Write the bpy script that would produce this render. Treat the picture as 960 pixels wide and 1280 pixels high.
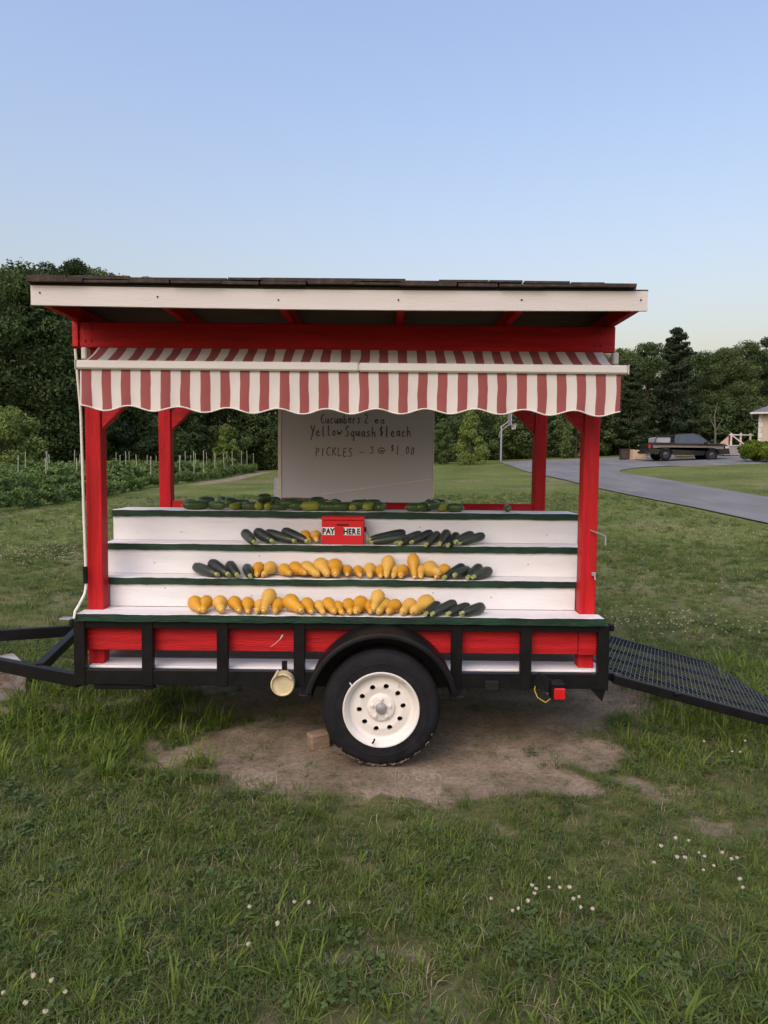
import bpy, bmesh, math, random
import numpy as np
from mathutils import Vector, Matrix

for o in list(bpy.data.objects): bpy.data.objects.remove(o, do_unlink=True)
scn = bpy.context.scene
COL = scn.collection
rad = math.radians

# ------------------------------------------------------------------ camera, sky, sun, exposure
CAM_H = 1.66; PITCH = rad(3.7); ROLL = rad(0.55); FPX = 925.0
cd = bpy.data.cameras.new('camera'); cam = bpy.data.objects.new('camera', cd); COL.objects.link(cam)
cd.sensor_fit = 'HORIZONTAL'; cd.sensor_width = 36.0; cd.lens = 36.0 * FPX / 960.0
cd.clip_start = 0.05; cd.clip_end = 3000
cam.matrix_world = Matrix.Translation((0, 0, CAM_H)) @ Matrix.Rotation(rad(90) - PITCH, 4, 'X') @ Matrix.Rotation(ROLL, 4, 'Z')
scn.camera = cam

SUN_EL, SUN_ROT = 45.0, 208.0          # hazy evening sun behind the camera, a little to the left
w = bpy.data.worlds.new('World'); scn.world = w; w.use_nodes = True
nt = w.node_tree; nt.nodes.clear()
sky = nt.nodes.new('ShaderNodeTexSky'); sky.sky_type = 'NISHITA'; sky.sun_disc = False
sky.sun_elevation = rad(SUN_EL); sky.sun_rotation = rad(SUN_ROT)
sky.air_density = 2.4; sky.dust_density = 5.0; sky.ozone_density = 2.0; sky.altitude = 0
bg = nt.nodes.new('ShaderNodeBackground'); bg.inputs['Strength'].default_value = 0.15
wo = nt.nodes.new('ShaderNodeOutputWorld')
tint = nt.nodes.new('ShaderNodeMix'); tint.data_type = 'RGBA'; tint.blend_type = 'MULTIPLY'; tint.inputs['Factor'].default_value = 1.0   # white balance of the whole sky
tint.inputs['B'].default_value = (0.95, 0.92, 1.17, 1)
nt.links.new(sky.outputs[0], tint.inputs['A']); nt.links.new(tint.outputs['Result'], bg.inputs[0]); nt.links.new(bg.outputs[0], wo.inputs[0])

sd = bpy.data.lights.new('sun', 'SUN'); sun = bpy.data.objects.new('sun', sd); COL.objects.link(sun)
sd.energy = 0.5; sd.angle = rad(60); sd.color = (1.0, 0.94, 0.82)
az = rad(SUN_ROT); el = rad(SUN_EL)
sdir = Vector((math.sin(az) * math.cos(el), math.cos(az) * math.cos(el), math.sin(el)))
sun.rotation_euler = sdir.to_track_quat('Z', 'Y').to_euler(); sun.location = (-4, -10, 8)

scn.view_settings.view_transform = 'Standard'; scn.view_settings.look = 'None'
scn.view_settings.gamma = 1.0; scn.view_settings.use_curve_mapping = False
scn.view_settings.exposure = 0.47
scn.render.engine = 'CYCLES'
scn.cycles.max_bounces = 6; scn.cycles.transparent_max_bounces = 4
scn.cycles.use_denoising = True

# ------------------------------------------------------------------ helpers
RNG = random.Random(7); NP = np.random.default_rng(11)

def at(px, py, Y):
    """world point at distance Y in front of the camera seen at photo pixel (px, py)"""
    u = (px - 480) / FPX; v = (640 - py) / FPX
    u2 = u * math.cos(ROLL) - v * math.sin(ROLL); v2 = u * math.sin(ROLL) + v * math.cos(ROLL)
    dy = math.cos(PITCH) + v2 * math.sin(PITCH); dz = -math.sin(PITCH) + v2 * math.cos(PITCH)
    return Vector((u2 * Y / dy, Y, CAM_H + dz * Y / dy))

def on_ground(px, py, z=0.03):
    u = (px - 480) / FPX; v = (640 - py) / FPX
    u2 = u * math.cos(ROLL) - v * math.sin(ROLL); v2 = u * math.sin(ROLL) + v * math.cos(ROLL)
    dy = math.cos(PITCH) + v2 * math.sin(PITCH); dz = -math.sin(PITCH) + v2 * math.cos(PITCH)
    t = (z - CAM_H) / dz
    return Vector((u2 * t, dy * t, z))

def origin(o):
    p = Vector((0, 0, 0))
    while o is not None:
        p = p + o.location; o = o.parent
    return p

def tag(o, label=None, cat=None, group=None, kind=None):
    if label: o['label'] = label
    if cat: o['category'] = cat
    if group: o['group'] = group
    if kind: o['kind'] = kind
    return o

def thing(name, loc, label, cat, group=None, rz=0):
    o = bpy.data.objects.new(name, None); COL.objects.link(o)
    o.empty_display_size = 0.1; o.location = loc; o.rotation_euler[2] = rz
    return tag(o, label, cat, group)

def link(name, me, parent=None, loc=None):
    o = bpy.data.objects.new(name, me); COL.objects.link(o)
    if parent is not None: o.parent = parent
    if loc is not None: o.location = loc
    return o

def smooth(me, angle=40):
    n = len(me.polygons)
    me.polygons.foreach_set('use_smooth', [True] * n)
    try: me.set_sharp_from_angle(angle=rad(angle))
    except Exception: pass

class MB:
    """collects pieces of one part in world coordinates"""
    def __init__(s): s.bm = bmesh.new()
    def box(s, x0, x1, y0, y1, z0, z1, bev=0.0):
        t = bmesh.new(); bmesh.ops.create_cube(t, size=1)
        bmesh.ops.scale(t, vec=(x1 - x0, y1 - y0, z1 - z0), verts=t.verts)
        bmesh.ops.translate(t, vec=((x0 + x1) / 2, (y0 + y1) / 2, (z0 + z1) / 2), verts=t.verts)
        if bev: bmesh.ops.bevel(t, geom=t.edges[:], offset=bev, segments=1, affect='EDGES', profile=0.5)
        return s._take(t)
    def bar(s, a, b, wx, wz, up=(0, 0, 1), bev=0.0):
        """box between two points; wx across, wz along up"""
        a = Vector(a); b = Vector(b); d = (b - a); L = d.length; d.normalize()
        r = d.cross(Vector(up)).normalized(); u = r.cross(d).normalized()
        t = bmesh.new(); bmesh.ops.create_cube(t, size=1)
        bmesh.ops.scale(t, vec=(wx, L, wz), verts=t.verts)
        if bev: bmesh.ops.bevel(t, geom=t.edges[:], offset=bev, segments=1, affect='EDGES', profile=0.5)
        m = Matrix((( r.x, d.x, u.x, (a.x + b.x) / 2), (r.y, d.y, u.y, (a.y + b.y) / 2), (r.z, d.z, u.z, (a.z + b.z) / 2), (0, 0, 0, 1)))
        bmesh.ops.transform(t, matrix=m, verts=t.verts)
        return s._take(t)
    def tube(s, pts, r, n=8, cap=True):
        pts = [Vector(p) for p in pts]; rs = r if isinstance(r, (list, tuple)) else [r] * len(pts)
        rings = []; ref = None
        for i, p in enumerate(pts):
            d = (pts[min(i + 1, len(pts) - 1)] - pts[max(i - 1, 0)]).normalized()
            if ref is None:
                ref = Vector((0, 0, 1)) if abs(d.z) < 0.9 else Vector((1, 0, 0))
            a = d.cross(ref).normalized(); b = a.cross(d).normalized(); ref = b
            rings.append([s.bm.verts.new(p + (a * math.cos(k * 2 * math.pi / n) + b * math.sin(k * 2 * math.pi / n)) * rs[i]) for k in range(n)])
        for i in range(len(rings) - 1):
            for k in range(n):
                s.bm.faces.new((rings[i][k], rings[i][(k + 1) % n], rings[i + 1][(k + 1) % n], rings[i + 1][k]))
        if cap:
            s.bm.faces.new(rings[0][::-1]); s.bm.faces.new(rings[-1])
        return s
    def lathe_y(s, prof, c, n=48, closed=False):
        """profile of (radius, y) turned about the Y axis through c"""
        c = Vector(c); rings = []
        for r, y in prof:
            rings.append([s.bm.verts.new((c.x + r * math.cos(k * 2 * math.pi / n), c.y + y, c.z + r * math.sin(k * 2 * math.pi / n))) for k in range(n)])
        R = range(len(rings) if closed else len(rings) - 1)
        for i in R:
            j = (i + 1) % len(rings)
            for k in range(n):
                s.bm.faces.new((rings[i][k], rings[i][(k + 1) % n], rings[j][(k + 1) % n], rings[j][k]))
        return s
    def face(s, pts):
        s.bm.faces.new([s.bm.verts.new(p) for p in pts]); return s
    def prism(s, poly, y0, y1):
        """polygon of (x, z) extruded from y0 to y1"""
        a = [s.bm.verts.new((x, y0, z)) for x, z in poly]; b = [s.bm.verts.new((x, y1, z)) for x, z in poly]
        s.bm.faces.new(a); s.bm.faces.new(b[::-1]); n = len(poly)
        for i in range(n): s.bm.faces.new((a[(i + 1) % n], a[i], b[i], b[(i + 1) % n]))
        return s
    def _take(s, t):
        me = bpy.data.meshes.new('tmp'); t.to_mesh(me); t.free(); s.bm.from_mesh(me); bpy.data.meshes.remove(me); return s
    def build(s, name, mat, parent=None, sm=None, recalc=True):
        if recalc: bmesh.ops.recalc_face_normals(s.bm, faces=s.bm.faces)
        if parent is not None:
            bmesh.ops.translate(s.bm, vec=-origin(parent), verts=s.bm.verts)
        me = bpy.data.meshes.new(name); s.bm.to_mesh(me); s.bm.free()
        me.materials.append(mat)
        if sm: smooth(me, sm)
        return link(name, me, parent)

def npmesh(name, V, F, mat=None):
    V = np.asarray(V, dtype=np.float32); F = np.asarray(F, dtype=np.int32)
    me = bpy.data.meshes.new(name); k = F.shape[1]
    me.vertices.add(len(V)); me.vertices.foreach_set('co', V.ravel())
    me.loops.add(F.size); me.loops.foreach_set('vertex_index', F.ravel())
    me.polygons.add(len(F)); me.polygons.foreach_set('loop_start', np.arange(0, F.size, k, dtype=np.int32))
    me.polygons.foreach_set('loop_total', np.full(len(F), k, dtype=np.int32))
    me.update(calc_edges=True); me.validate()
    if mat: me.materials.append(mat)
    return me

# value noise ---------------------------------------------------------------
def _hash(ix, iy, seed):
    n = (ix.astype(np.int64) * 374761393 + iy.astype(np.int64) * 668265263 + seed * 974711) & 0x7fffffff
    n = (n ^ (n >> 13)) * 1274126177 & 0x7fffffff
    return ((n ^ (n >> 16)) & 0xffff) / 65535.0
def vnoise(x, y, seed=0):
    x = np.asarray(x, float); y = np.asarray(y, float)
    ix = np.floor(x); iy = np.floor(y); fx = x - ix; fy = y - iy
    fx = fx * fx * (3 - 2 * fx); fy = fy * fy * (3 - 2 * fy)
    a = _hash(ix, iy, seed); b = _hash(ix + 1, iy, seed); c = _hash(ix, iy + 1, seed); d = _hash(ix + 1, iy + 1, seed)
    return (a * (1 - fx) + b * fx) * (1 - fy) + (c * (1 - fx) + d * fx) * fy
def fbm(x, y, sc, seed=0, o=4):
    t = 0; amp = 1; tot = 0
    for i in range(o):
        t = t + amp * vnoise(np.asarray(x) * sc * 2 ** i, np.asarray(y) * sc * 2 ** i, seed + i * 17); tot += amp; amp *= 0.5
    return t / tot
def sstep(a, b, x):
    t = np.clip((x - a) / (b - a), 0, 1); return t * t * (3 - 2 * t)

# ------------------------------------------------------------------ materials
MATS = {}
def mat(name, base, rough=0.6, var=0.15, scale=6.0, stretch=(1, 1, 1), col2=None, bump=0.0, bscale=60.0, spec=0.3, metal=0.0, detail=4, coat=0.0, transl=0.0, wear=None, wscale=9, wlo=0.62, whi=0.72, other=None):
    m = bpy.data.materials.new(name); m.use_nodes = True; MATS[name] = m
    t = m.node_tree; N = t.nodes; L = t.links; N.clear()
    out = N.new('ShaderNodeOutputMaterial'); b = N.new('ShaderNodeBsdfPrincipled')
    b.inputs['Roughness'].default_value = rough; b.inputs['Metallic'].default_value = metal
    b.inputs['Specular IOR Level'].default_value = spec; b.inputs['Coat Weight'].default_value = coat
    tc = N.new('ShaderNodeTexCoord'); mp = N.new('ShaderNodeMapping'); mp.inputs['Scale'].default_value = stretch
    L.new(tc.outputs['Object'], mp.inputs[0])
    nz = N.new('ShaderNodeTexNoise'); nz.inputs['Scale'].default_value = scale; nz.inputs['Detail'].default_value = detail
    L.new(mp.outputs[0], nz.inputs['Vector'])
    r = N.new('ShaderNodeValToRGB'); r.color_ramp.elements[0].position = 0.3; r.color_ramp.elements[1].position = 0.7
    c0 = tuple(max(0, c * (1 - var)) for c in base); c1 = tuple(min(1, c * (1 + var)) for c in base)
    if col2: c0, c1 = base, col2
    r.color_ramp.elements[0].color = (*c0, 1); r.color_ramp.elements[1].color = (*c1, 1)
    L.new(nz.outputs['Fac'], r.inputs[0]); col = r.outputs[0]
    if wear:
        n2 = N.new('ShaderNodeTexNoise'); n2.inputs['Scale'].default_value = wscale; n2.inputs['Detail'].default_value = 8; n2.inputs['Roughness'].default_value = 0.7
        L.new(mp.outputs[0], n2.inputs['Vector'])
        mr = N.new('ShaderNodeMapRange'); mr.inputs['From Min'].default_value = wlo; mr.inputs['From Max'].default_value = whi
        L.new(n2.outputs['Fac'], mr.inputs['Value'])
        mx = N.new('ShaderNodeMix'); mx.data_type = 'RGBA'; L.new(mr.outputs[0], mx.inputs['Factor'])
        L.new(col, mx.inputs['A']); mx.inputs['B'].default_value = (*wear, 1); col = mx.outputs['Result']
    if other:      # each copy leans a different way towards a second colour
        oi = N.new('ShaderNodeObjectInfo'); mo = N.new('ShaderNodeMix'); mo.data_type = 'RGBA'; L.new(oi.outputs['Random'], mo.inputs['Factor']); L.new(col, mo.inputs['A']); mo.inputs['B'].default_value = (*other, 1); col = mo.outputs['Result']
    L.new(col, b.inputs['Base Color'])
    if bump:
        n3 = N.new('ShaderNodeTexNoise'); n3.inputs['Scale'].default_value = bscale; n3.inputs['Detail'].default_value = 5
        L.new(mp.outputs[0], n3.inputs['Vector'])
        bp = N.new('ShaderNodeBump'); bp.inputs['Strength'].default_value = bump; bp.inputs['Distance'].default_value = 0.01
        L.new(n3.outputs['Fac'], bp.inputs['Height']); L.new(bp.outputs[0], b.inputs['Normal'])
    if transl:
        tr = N.new('ShaderNodeBsdfTranslucent'); L.new(col, tr.inputs[0]); ms = N.new('ShaderNodeMixShader'); ms.inputs[0].default_value = transl
        L.new(b.outputs[0], ms.inputs[1]); L.new(tr.outputs[0], ms.inputs[2]); L.new(ms.outputs[0], out.inputs[0])
    else: L.new(b.outputs[0], out.inputs[0])
    return m

def leafmat(name, dark, light, scale=0.5, transl=0.25, rough=0.65, spec=0.2):
    """foliage: colour differs from spot to spot of the world and from one copy to the next"""
    m = bpy.data.materials.new(name); m.use_nodes = True; t = m.node_tree; N = t.nodes; L = t.links; N.clear()
    out = N.new('ShaderNodeOutputMaterial'); b = N.new('ShaderNodeBsdfPrincipled')
    b.inputs['Roughness'].default_value = rough; b.inputs['Specular IOR Level'].default_value = spec
    g = N.new('ShaderNodeNewGeometry'); oi = N.new('ShaderNodeObjectInfo')
    nz = N.new('ShaderNodeTexNoise'); nz.inputs['Scale'].default_value = scale; nz.inputs['Detail'].default_value = 3
    L.new(g.outputs['Position'], nz.inputs['Vector'])
    a = N.new('ShaderNodeMath'); a.operation = 'MULTIPLY_ADD'; a.inputs[1].default_value = 0.75; L.new(oi.outputs['Random'], a.inputs[0]); L.new(nz.outputs['Fac'], a.inputs[2])
    a2 = N.new('ShaderNodeMath'); a2.operation = 'MULTIPLY_ADD'; a2.inputs[1].default_value = 0.35; L.new(g.outputs['Random Per Island'], a2.inputs[0]); L.new(a.outputs[0], a2.inputs[2])
    mr = N.new('ShaderNodeMapRange'); mr.inputs['From Min'].default_value = 0.55; mr.inputs['From Max'].default_value = 1.5; L.new(a2.outputs[0], mr.inputs['Value'])
    mx = N.new('ShaderNodeMix'); mx.data_type = 'RGBA'; mx.inputs['A'].default_value = (*dark, 1); mx.inputs['B'].default_value = (*light, 1)
    L.new(mr.outputs[0], mx.inputs['Factor']); L.new(mx.outputs['Result'], b.inputs['Base Color'])
    tr = N.new('ShaderNodeBsdfTranslucent'); L.new(mx.outputs['Result'], tr.inputs[0])
    ms = N.new('ShaderNodeMixShader'); ms.inputs[0].default_value = transl
    L.new(b.outputs[0], ms.inputs[1]); L.new(tr.outputs[0], ms.inputs[2]); L.new(ms.outputs[0], out.inputs[0])
    MATS[name] = m; return m

RED = mat('red_paint', (0.45, 0.011, 0.014), 0.5, 0.24, 4, (0.7, 8, 8), bump=0.45, bscale=26, spec=0.22, wear=(0.20, 0.014, 0.014), wlo=0.60, whi=0.82)
REDV = mat('red_paint_upright', (0.45, 0.011, 0.014), 0.5, 0.24, 4, (8, 8, 0.7), bump=0.45, bscale=26, spec=0.22, wear=(0.21, 0.014, 0.014), wlo=0.60, whi=0.82)
WHITE = mat('white_paint_wood', (0.69, 0.69, 0.675), 0.55, 0.05, 3, (1, 5, 5), bump=0.25, bscale=30, wear=(0.45, 0.40, 0.35), wscale=9, wlo=0.60, whi=0.95)
WTOP = mat('white_paint_shelf', (0.74, 0.73, 0.72), 0.5, 0.06, 4, (1, 5, 5), bump=0.2, bscale=30, wear=(0.38, 0.34, 0.29), wscale=8, wlo=0.58, whi=0.88)
FASC = mat('cream_fascia_paint', (0.58, 0.55, 0.51), 0.45, 0.04, 2, (1, 5, 5), bump=0.15, bscale=25)
GREEN = mat('green_paint', (0.009, 0.034, 0.018), 0.5, 0.5, 7, (1, 4, 4), bump=0.4, bscale=30, wear=(0.024, 0.066, 0.04), wscale=11, wlo=0.6, whi=0.75)
BLACK = mat('black_steel_paint', (0.0055, 0.0055, 0.006), 0.45, 0.4, 12, bump=0.12, bscale=80, spec=0.25, wear=(0.03, 0.024, 0.02), wscale=16, wlo=0.70, whi=0.82)
PLYW = mat('bare_sheathing', (0.055, 0.035, 0.026), 0.85, 0.3, 5, (1, 6, 6), bump=0.3)
DECKW = mat('weathered_deck_wood', (0.13, 0.10, 0.075), 0.85, 0.3, 6, (1, 8, 8), bump=0.4)
SHING = mat('brown_asphalt_shingle', (0.055, 0.042, 0.034), 0.95, 0.45, 30, bump=0.7, bscale=150)
IVORY = mat('ivory_enamel', (0.66, 0.64, 0.58), 0.4, 0.04, 3)
RUBBER = mat('tyre_rubber', (0.013, 0.013, 0.015), 0.8, 0.35, 9, bump=0.3, bscale=120, spec=0.15, wear=(0.035, 0.032, 0.029), wscale=5, wlo=0.55, whi=0.8)
MUD = mat('dried_mud', (0.15, 0.115, 0.08), 0.95, 0.35, 20, bump=0.6, bscale=60)
RIM = mat('white_wheel_enamel', (0.70, 0.67, 0.61), 0.45, 0.05, 5, wear=(0.36, 0.27, 0.17), wscale=11, wlo=0.60, whi=0.74, bump=0.1)
GALV = mat('galvanised_steel', (0.42, 0.42, 0.42), 0.45, 0.15, 20, metal=0.7)
DARK = mat('dark_void_paint', (0.01, 0.01, 0.01), 0.9, 0.2)
SQUASH = mat('yellow_squash_skin', (0.60, 0.315, 0.030), 0.42, 0.12, 14, bump=0.15, bscale=40, spec=0.35, wear=(0.52, 0.27, 0.05), wscale=26, wlo=0.56, whi=0.74, other=(0.54, 0.265, 0.022))
SQUASH2 = mat('pale_squash_skin', (0.60, 0.36, 0.065), 0.42, 0.12, 14, bump=0.15, bscale=40, spec=0.35, wear=(0.52, 0.31, 0.07), wscale=26, wlo=0.56, whi=0.74, other=(0.64, 0.385, 0.075))
SQSTEM = mat('squash_stem', (0.66, 0.42, 0.12), 0.7, 0.2, 30)
ZUCC = mat('zucchini_skin', (0.016, 0.022, 0.016), 0.36, 0.5, 18, (1, 1, 1), bump=0.1, spec=0.45, wear=(0.046, 0.062, 0.036), wscale=38, wlo=0.55, whi=0.68, other=(0.034, 0.044, 0.030))
ZUCC2 = mat('grey_green_zucchini_skin', (0.036, 0.046, 0.032), 0.4, 0.4, 16, bump=0.1, spec=0.4, wear=(0.07, 0.085, 0.055), wscale=45, wlo=0.56, whi=0.66)
ZSTEM = mat('zucchini_stem', (0.30, 0.34, 0.12), 0.7, 0.3, 40)
CUKE = mat('cucumber_skin', (0.018, 0.042, 0.014), 0.4, 0.5, 9, col2=(0.07, 0.12, 0.025), bump=0.3, bscale=70, spec=0.4)
CUKE2 = mat('yellowing_cucumber_skin', (0.10, 0.16, 0.02), 0.4, 0.3, 8, col2=(0.32, 0.32, 0.04), bump=0.3, bscale=70, spec=0.4)
BOARD = mat('whiteboard_face', (0.64, 0.63, 0.655), 0.5, 0.05, 1.5, bump=0.05)
PEEL = mat('bare_board_strip', (0.82, 0.74, 0.64), 0.7, 0.1, 9)
INK = mat('faded_marker_ink', (0.04, 0.04, 0.065), 0.7, 0.35, 22, col2=(0.14, 0.135, 0.17))
BOXRED = mat('red_cash_box_paint', (0.55, 0.016, 0.02), 0.45, 0.08, 6)
STICK = mat('white_letter_sticker', (0.75, 0.75, 0.73), 0.5, 0.04, 6)
LETTER = mat('black_letter_ink', (0.012, 0.012, 0.012), 0.5, 0.2)
WIREY = mat('yellow_wire_cover', (0.55, 0.40, 0.05), 0.5, 0.1)
LENS = mat('red_lens_plastic', (0.55, 0.012, 0.012), 0.2, 0.1, 10, spec=0.6, coat=0.5)
TAN = mat('cream_pipe_plastic', (0.58, 0.50, 0.30), 0.55, 0.12, 12, wear=(0.30, 0.24, 0.13), wscale=10, wlo=0.6, whi=0.75)
CORD = mat('white_cord_cover', (0.72, 0.69, 0.62), 0.5, 0.06, 8)
CONC = mat('weathered_concrete', (0.42, 0.39, 0.36), 0.9, 0.2, 14, bump=0.6, bscale=60, wear=(0.26, 0.17, 0.10), wscale=6, wlo=0.5, whi=0.65)
WOODB = mat('raw_timber', (0.25, 0.185, 0.125), 0.85, 0.25, 8, (1, 8, 8), bump=0.4)
BARK = mat('tree_bark', (0.075, 0.058, 0.042), 0.95, 0.4, 8, (4, 4, 0.6), bump=0.8, bscale=10)
PALEBARK = mat('pale_dead_wood', (0.11, 0.10, 0.08), 0.9, 0.25, 8, (4, 4, 0.6))
ASPH = mat('worn_asphalt', (0.150, 0.150, 0.143), 0.9, 0.22, 0.9, (1, 0.25, 1), bump=0.4, bscale=25, wear=(0.205, 0.20, 0.185), wscale=1.4, wlo=0.5, whi=0.75)
PETAL = mat('clover_blossom', (0.42, 0.40, 0.31), 0.8, 0.2, 200, col2=(0.30, 0.24, 0.16))
STEMG = mat('clover_stem', (0.09, 0.14, 0.04), 0.8, 0.2)
STAKE = mat('pale_stake_wood', (0.40, 0.39, 0.30), 0.85, 0.15, 6)

# striped awning cloth: printed stripes across the cloth's width
def awning_mat():
    m = bpy.data.materials.new('striped_awning_cloth'); m.use_nodes = True; t = m.node_tree; N = t.nodes; L = t.links
    b = N['Principled BSDF']; b.inputs['Roughness'].default_value = 0.75; b.inputs['Specular IOR Level'].default_value = 0.15
    tc = N.new('ShaderNodeTexCoord'); sx = N.new('ShaderNodeSeparateXYZ'); L.new(tc.outputs['Object'], sx.inputs[0])
    off = N.new('ShaderNodeMath'); off.operation = 'ADD'; off.inputs[1].default_value = 20 * 0.1032 + 0.0114; L.new(sx.outputs['X'], off.inputs[0])
    wn_ = N.new('ShaderNodeTexNoise'); wn_.inputs['Scale'].default_value = 5.0; wn_.inputs['Detail'].default_value = 2; L.new(tc.outputs['Object'], wn_.inputs['Vector'])
    ws = N.new('ShaderNodeMath'); ws.operation = 'MULTIPLY_ADD'; ws.inputs[1].default_value = 0.022; L.new(wn_.outputs['Fac'], ws.inputs[0]); L.new(sx.outputs['X'], ws.inputs[2]); L.new(ws.outputs[0], off.inputs[0])
    off.inputs[1].default_value -= 0.011
    dv = N.new('ShaderNodeMath'); dv.operation = 'DIVIDE'; dv.inputs[1].default_value = 0.1032; L.new(off.outputs[0], dv.inputs[0])
    fr = N.new('ShaderNodeMath'); fr.operation = 'FRACT'; L.new(dv.outputs[0], fr.inputs[0])
    lt = N.new('ShaderNodeMath'); lt.operation = 'LESS_THAN'; lt.inputs[1].default_value = 0.49; L.new(fr.outputs[0], lt.inputs[0])
    nz = N.new('ShaderNodeTexNoise'); nz.inputs['Scale'].default_value = 7; nz.inputs['Detail'].default_value = 6; L.new(tc.outputs['Object'], nz.inputs['Vector'])
    def two(a, bb):
        x = N.new('ShaderNodeMix'); x.data_type = 'RGBA'; x.inputs['A'].default_value = (*a, 1); x.inputs['B'].default_value = (*bb, 1); L.new(nz.outputs['Fac'], x.inputs['Factor']); return x
    cr = two((0.66, 0.62, 0.56), (0.78, 0.75, 0.70)); rd = two((0.30, 0.080, 0.076), (0.38, 0.122, 0.112))
    mx = N.new('ShaderNodeMix'); mx.data_type = 'RGBA'; L.new(lt.outputs[0], mx.inputs['Factor']); L.new(cr.outputs['Result'], mx.inputs['A']); L.new(rd.outputs['Result'], mx.inputs['B'])
    L.new(mx.outputs['Result'], b.inputs['Base Color'])
    wv = N.new('ShaderNodeTexNoise'); wv.inputs['Scale'].default_value = 260; L.new(tc.outputs['Object'], wv.inputs['Vector'])
    bp = N.new('ShaderNodeBump'); bp.inputs['Strength'].default_value = 0.15; bp.inputs['Distance'].default_value = 0.003; L.new(wv.outputs['Fac'], bp.inputs['Height']); L.new(bp.outputs[0], b.inputs['Normal'])
    tr = N.new('ShaderNodeBsdfTranslucent'); L.new(mx.outputs['Result'], tr.inputs[0]); ms = N.new('ShaderNodeMixShader'); ms.inputs[0].default_value = 0.15
    L.new(b.outputs[0], ms.inputs[1]); L.new(tr.outputs[0], ms.inputs[2]); L.new(ms.outputs[0], N['Material Output'].inputs[0])
    return m
AWN = awning_mat()

# ------------------------------------------------------------------ terrain
def hgt(x, y):
    x = np.asarray(x, float); y = np.asarray(y, float)
    s = 0.019 + 0.0009 * (np.clip(x, -12, 26) + 10)
    d = y - 6.0
    ramp = (d + np.sqrt(d * d + 6.0)) / 2
    ramp = np.where(ramp > 50, 50 + 14 * np.tanh((ramp - 50) / 14), ramp)
    near = np.exp(-((y - 4) ** 2) / 60.0)
    return 0.03 + s * (ramp - 0.2 * near) + 0.02 * (fbm(x, y, 0.9, 3, 2) - 0.5) * sstep(12, 4, y) + 0.10 * (fbm(x, y, 0.12, 5, 2) - 0.5) * sstep(6, 20, y) * sstep(70, 40, y)
def hz(x, y): return float(hgt(x, y))

def dirt_mask(x, y):
    """bare soil: the worn patch round the wheel, a track on the left and small thin spots"""
    n = fbm(x, y, 1.6, 21, 5) - 0.5; n2 = fbm(x, y, 6.0, 31, 4) - 0.5
    cx, cy = 0.15, 4.42
    rx = np.where(x < cx, 1.50, 1.45); ry = np.where(y < cy, 1.06, 0.9)
    e = np.sqrt(((x - cx) / rx) ** 2 + ((y - cy) / ry) ** 2)
    m = sstep(1.16, 0.72, e + 0.75 * n + 0.75 * n2)
    under = sstep(0, 0.3, x + 1.5) * sstep(2.0, 1.7, x) * sstep(4.5, 4.8, y) * sstep(6.2, 5.9, y)
    m = np.maximum(m, under * sstep(-0.25, 0.1, n + 0.05))
    tr = np.abs(y - (4.66 + 0.22 * (x + 2.6))) / 0.13
    m = np.maximum(m, sstep(1.2, 0.4, tr + 2.2 * n + 1.2 * n2) * sstep(-4.5, -3.2, x) * sstep(-1.4, -1.9, x) * 0.85)
    sp = fbm(x, y, 3.4, 51, 5); big = fbm(x, y, 0.7, 57, 2)
    m = np.maximum(m, sstep(0.66, 0.80, sp + 0.06 * (big - 0.5)) * 0.55 * sstep(7, 4, y))
    m = np.maximum(m, sstep(0.16, 0.3, fbm(x, y, 0.5, 61, 3) - 0.38) * sstep(6, 9, y) * 0.35)
    fld = sstep(-7.9, -8.3, x) * sstep(-9.2, -8.8, x) * sstep(32, 36, y) * sstep(60, 50, y)
    return np.maximum(m, fld * 0.9)

def axis(lo, hi, a, b, fine, grow):
    c = list(np.arange(a, b + 1e-6, fine)); s = fine; v = a
    while v > lo: s *= grow; v -= s; c.insert(0, v)
    s = fine; v = c[-1]
    while v < hi: s *= grow; v += s; c.append(v)
    return np.array(c)
gx = axis(-600, 600, -3.6, 3.6, 0.045, 1.07); gy = axis(-60, 900, 1.6, 6.4, 0.045, 1.06)
GX, GY = np.meshgrid(gx, gy); DM = dirt_mask(GX, GY)
GZ = hgt(GX, GY) - 0.012 * DM + 0.012 * DM * (fbm(GX, GY, 7, 77, 3) - 0.5)
# soil pushed up round the tyre
GZ = GZ + 0.02 * np.exp(-((GX) ** 2 / 0.05 + (GY - 3.84) ** 2 / 0.003))
V = np.stack([GX.ravel(), GY.ravel(), GZ.ravel()], 1); nx, ny = len(gx), len(gy)
I = (np.arange(ny - 1)[:, None] * nx + np.arange(nx - 1)[None, :]).ravel()
F = np.stack([I, I + 1, I + 1 + nx, I + nx], 1)

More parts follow.
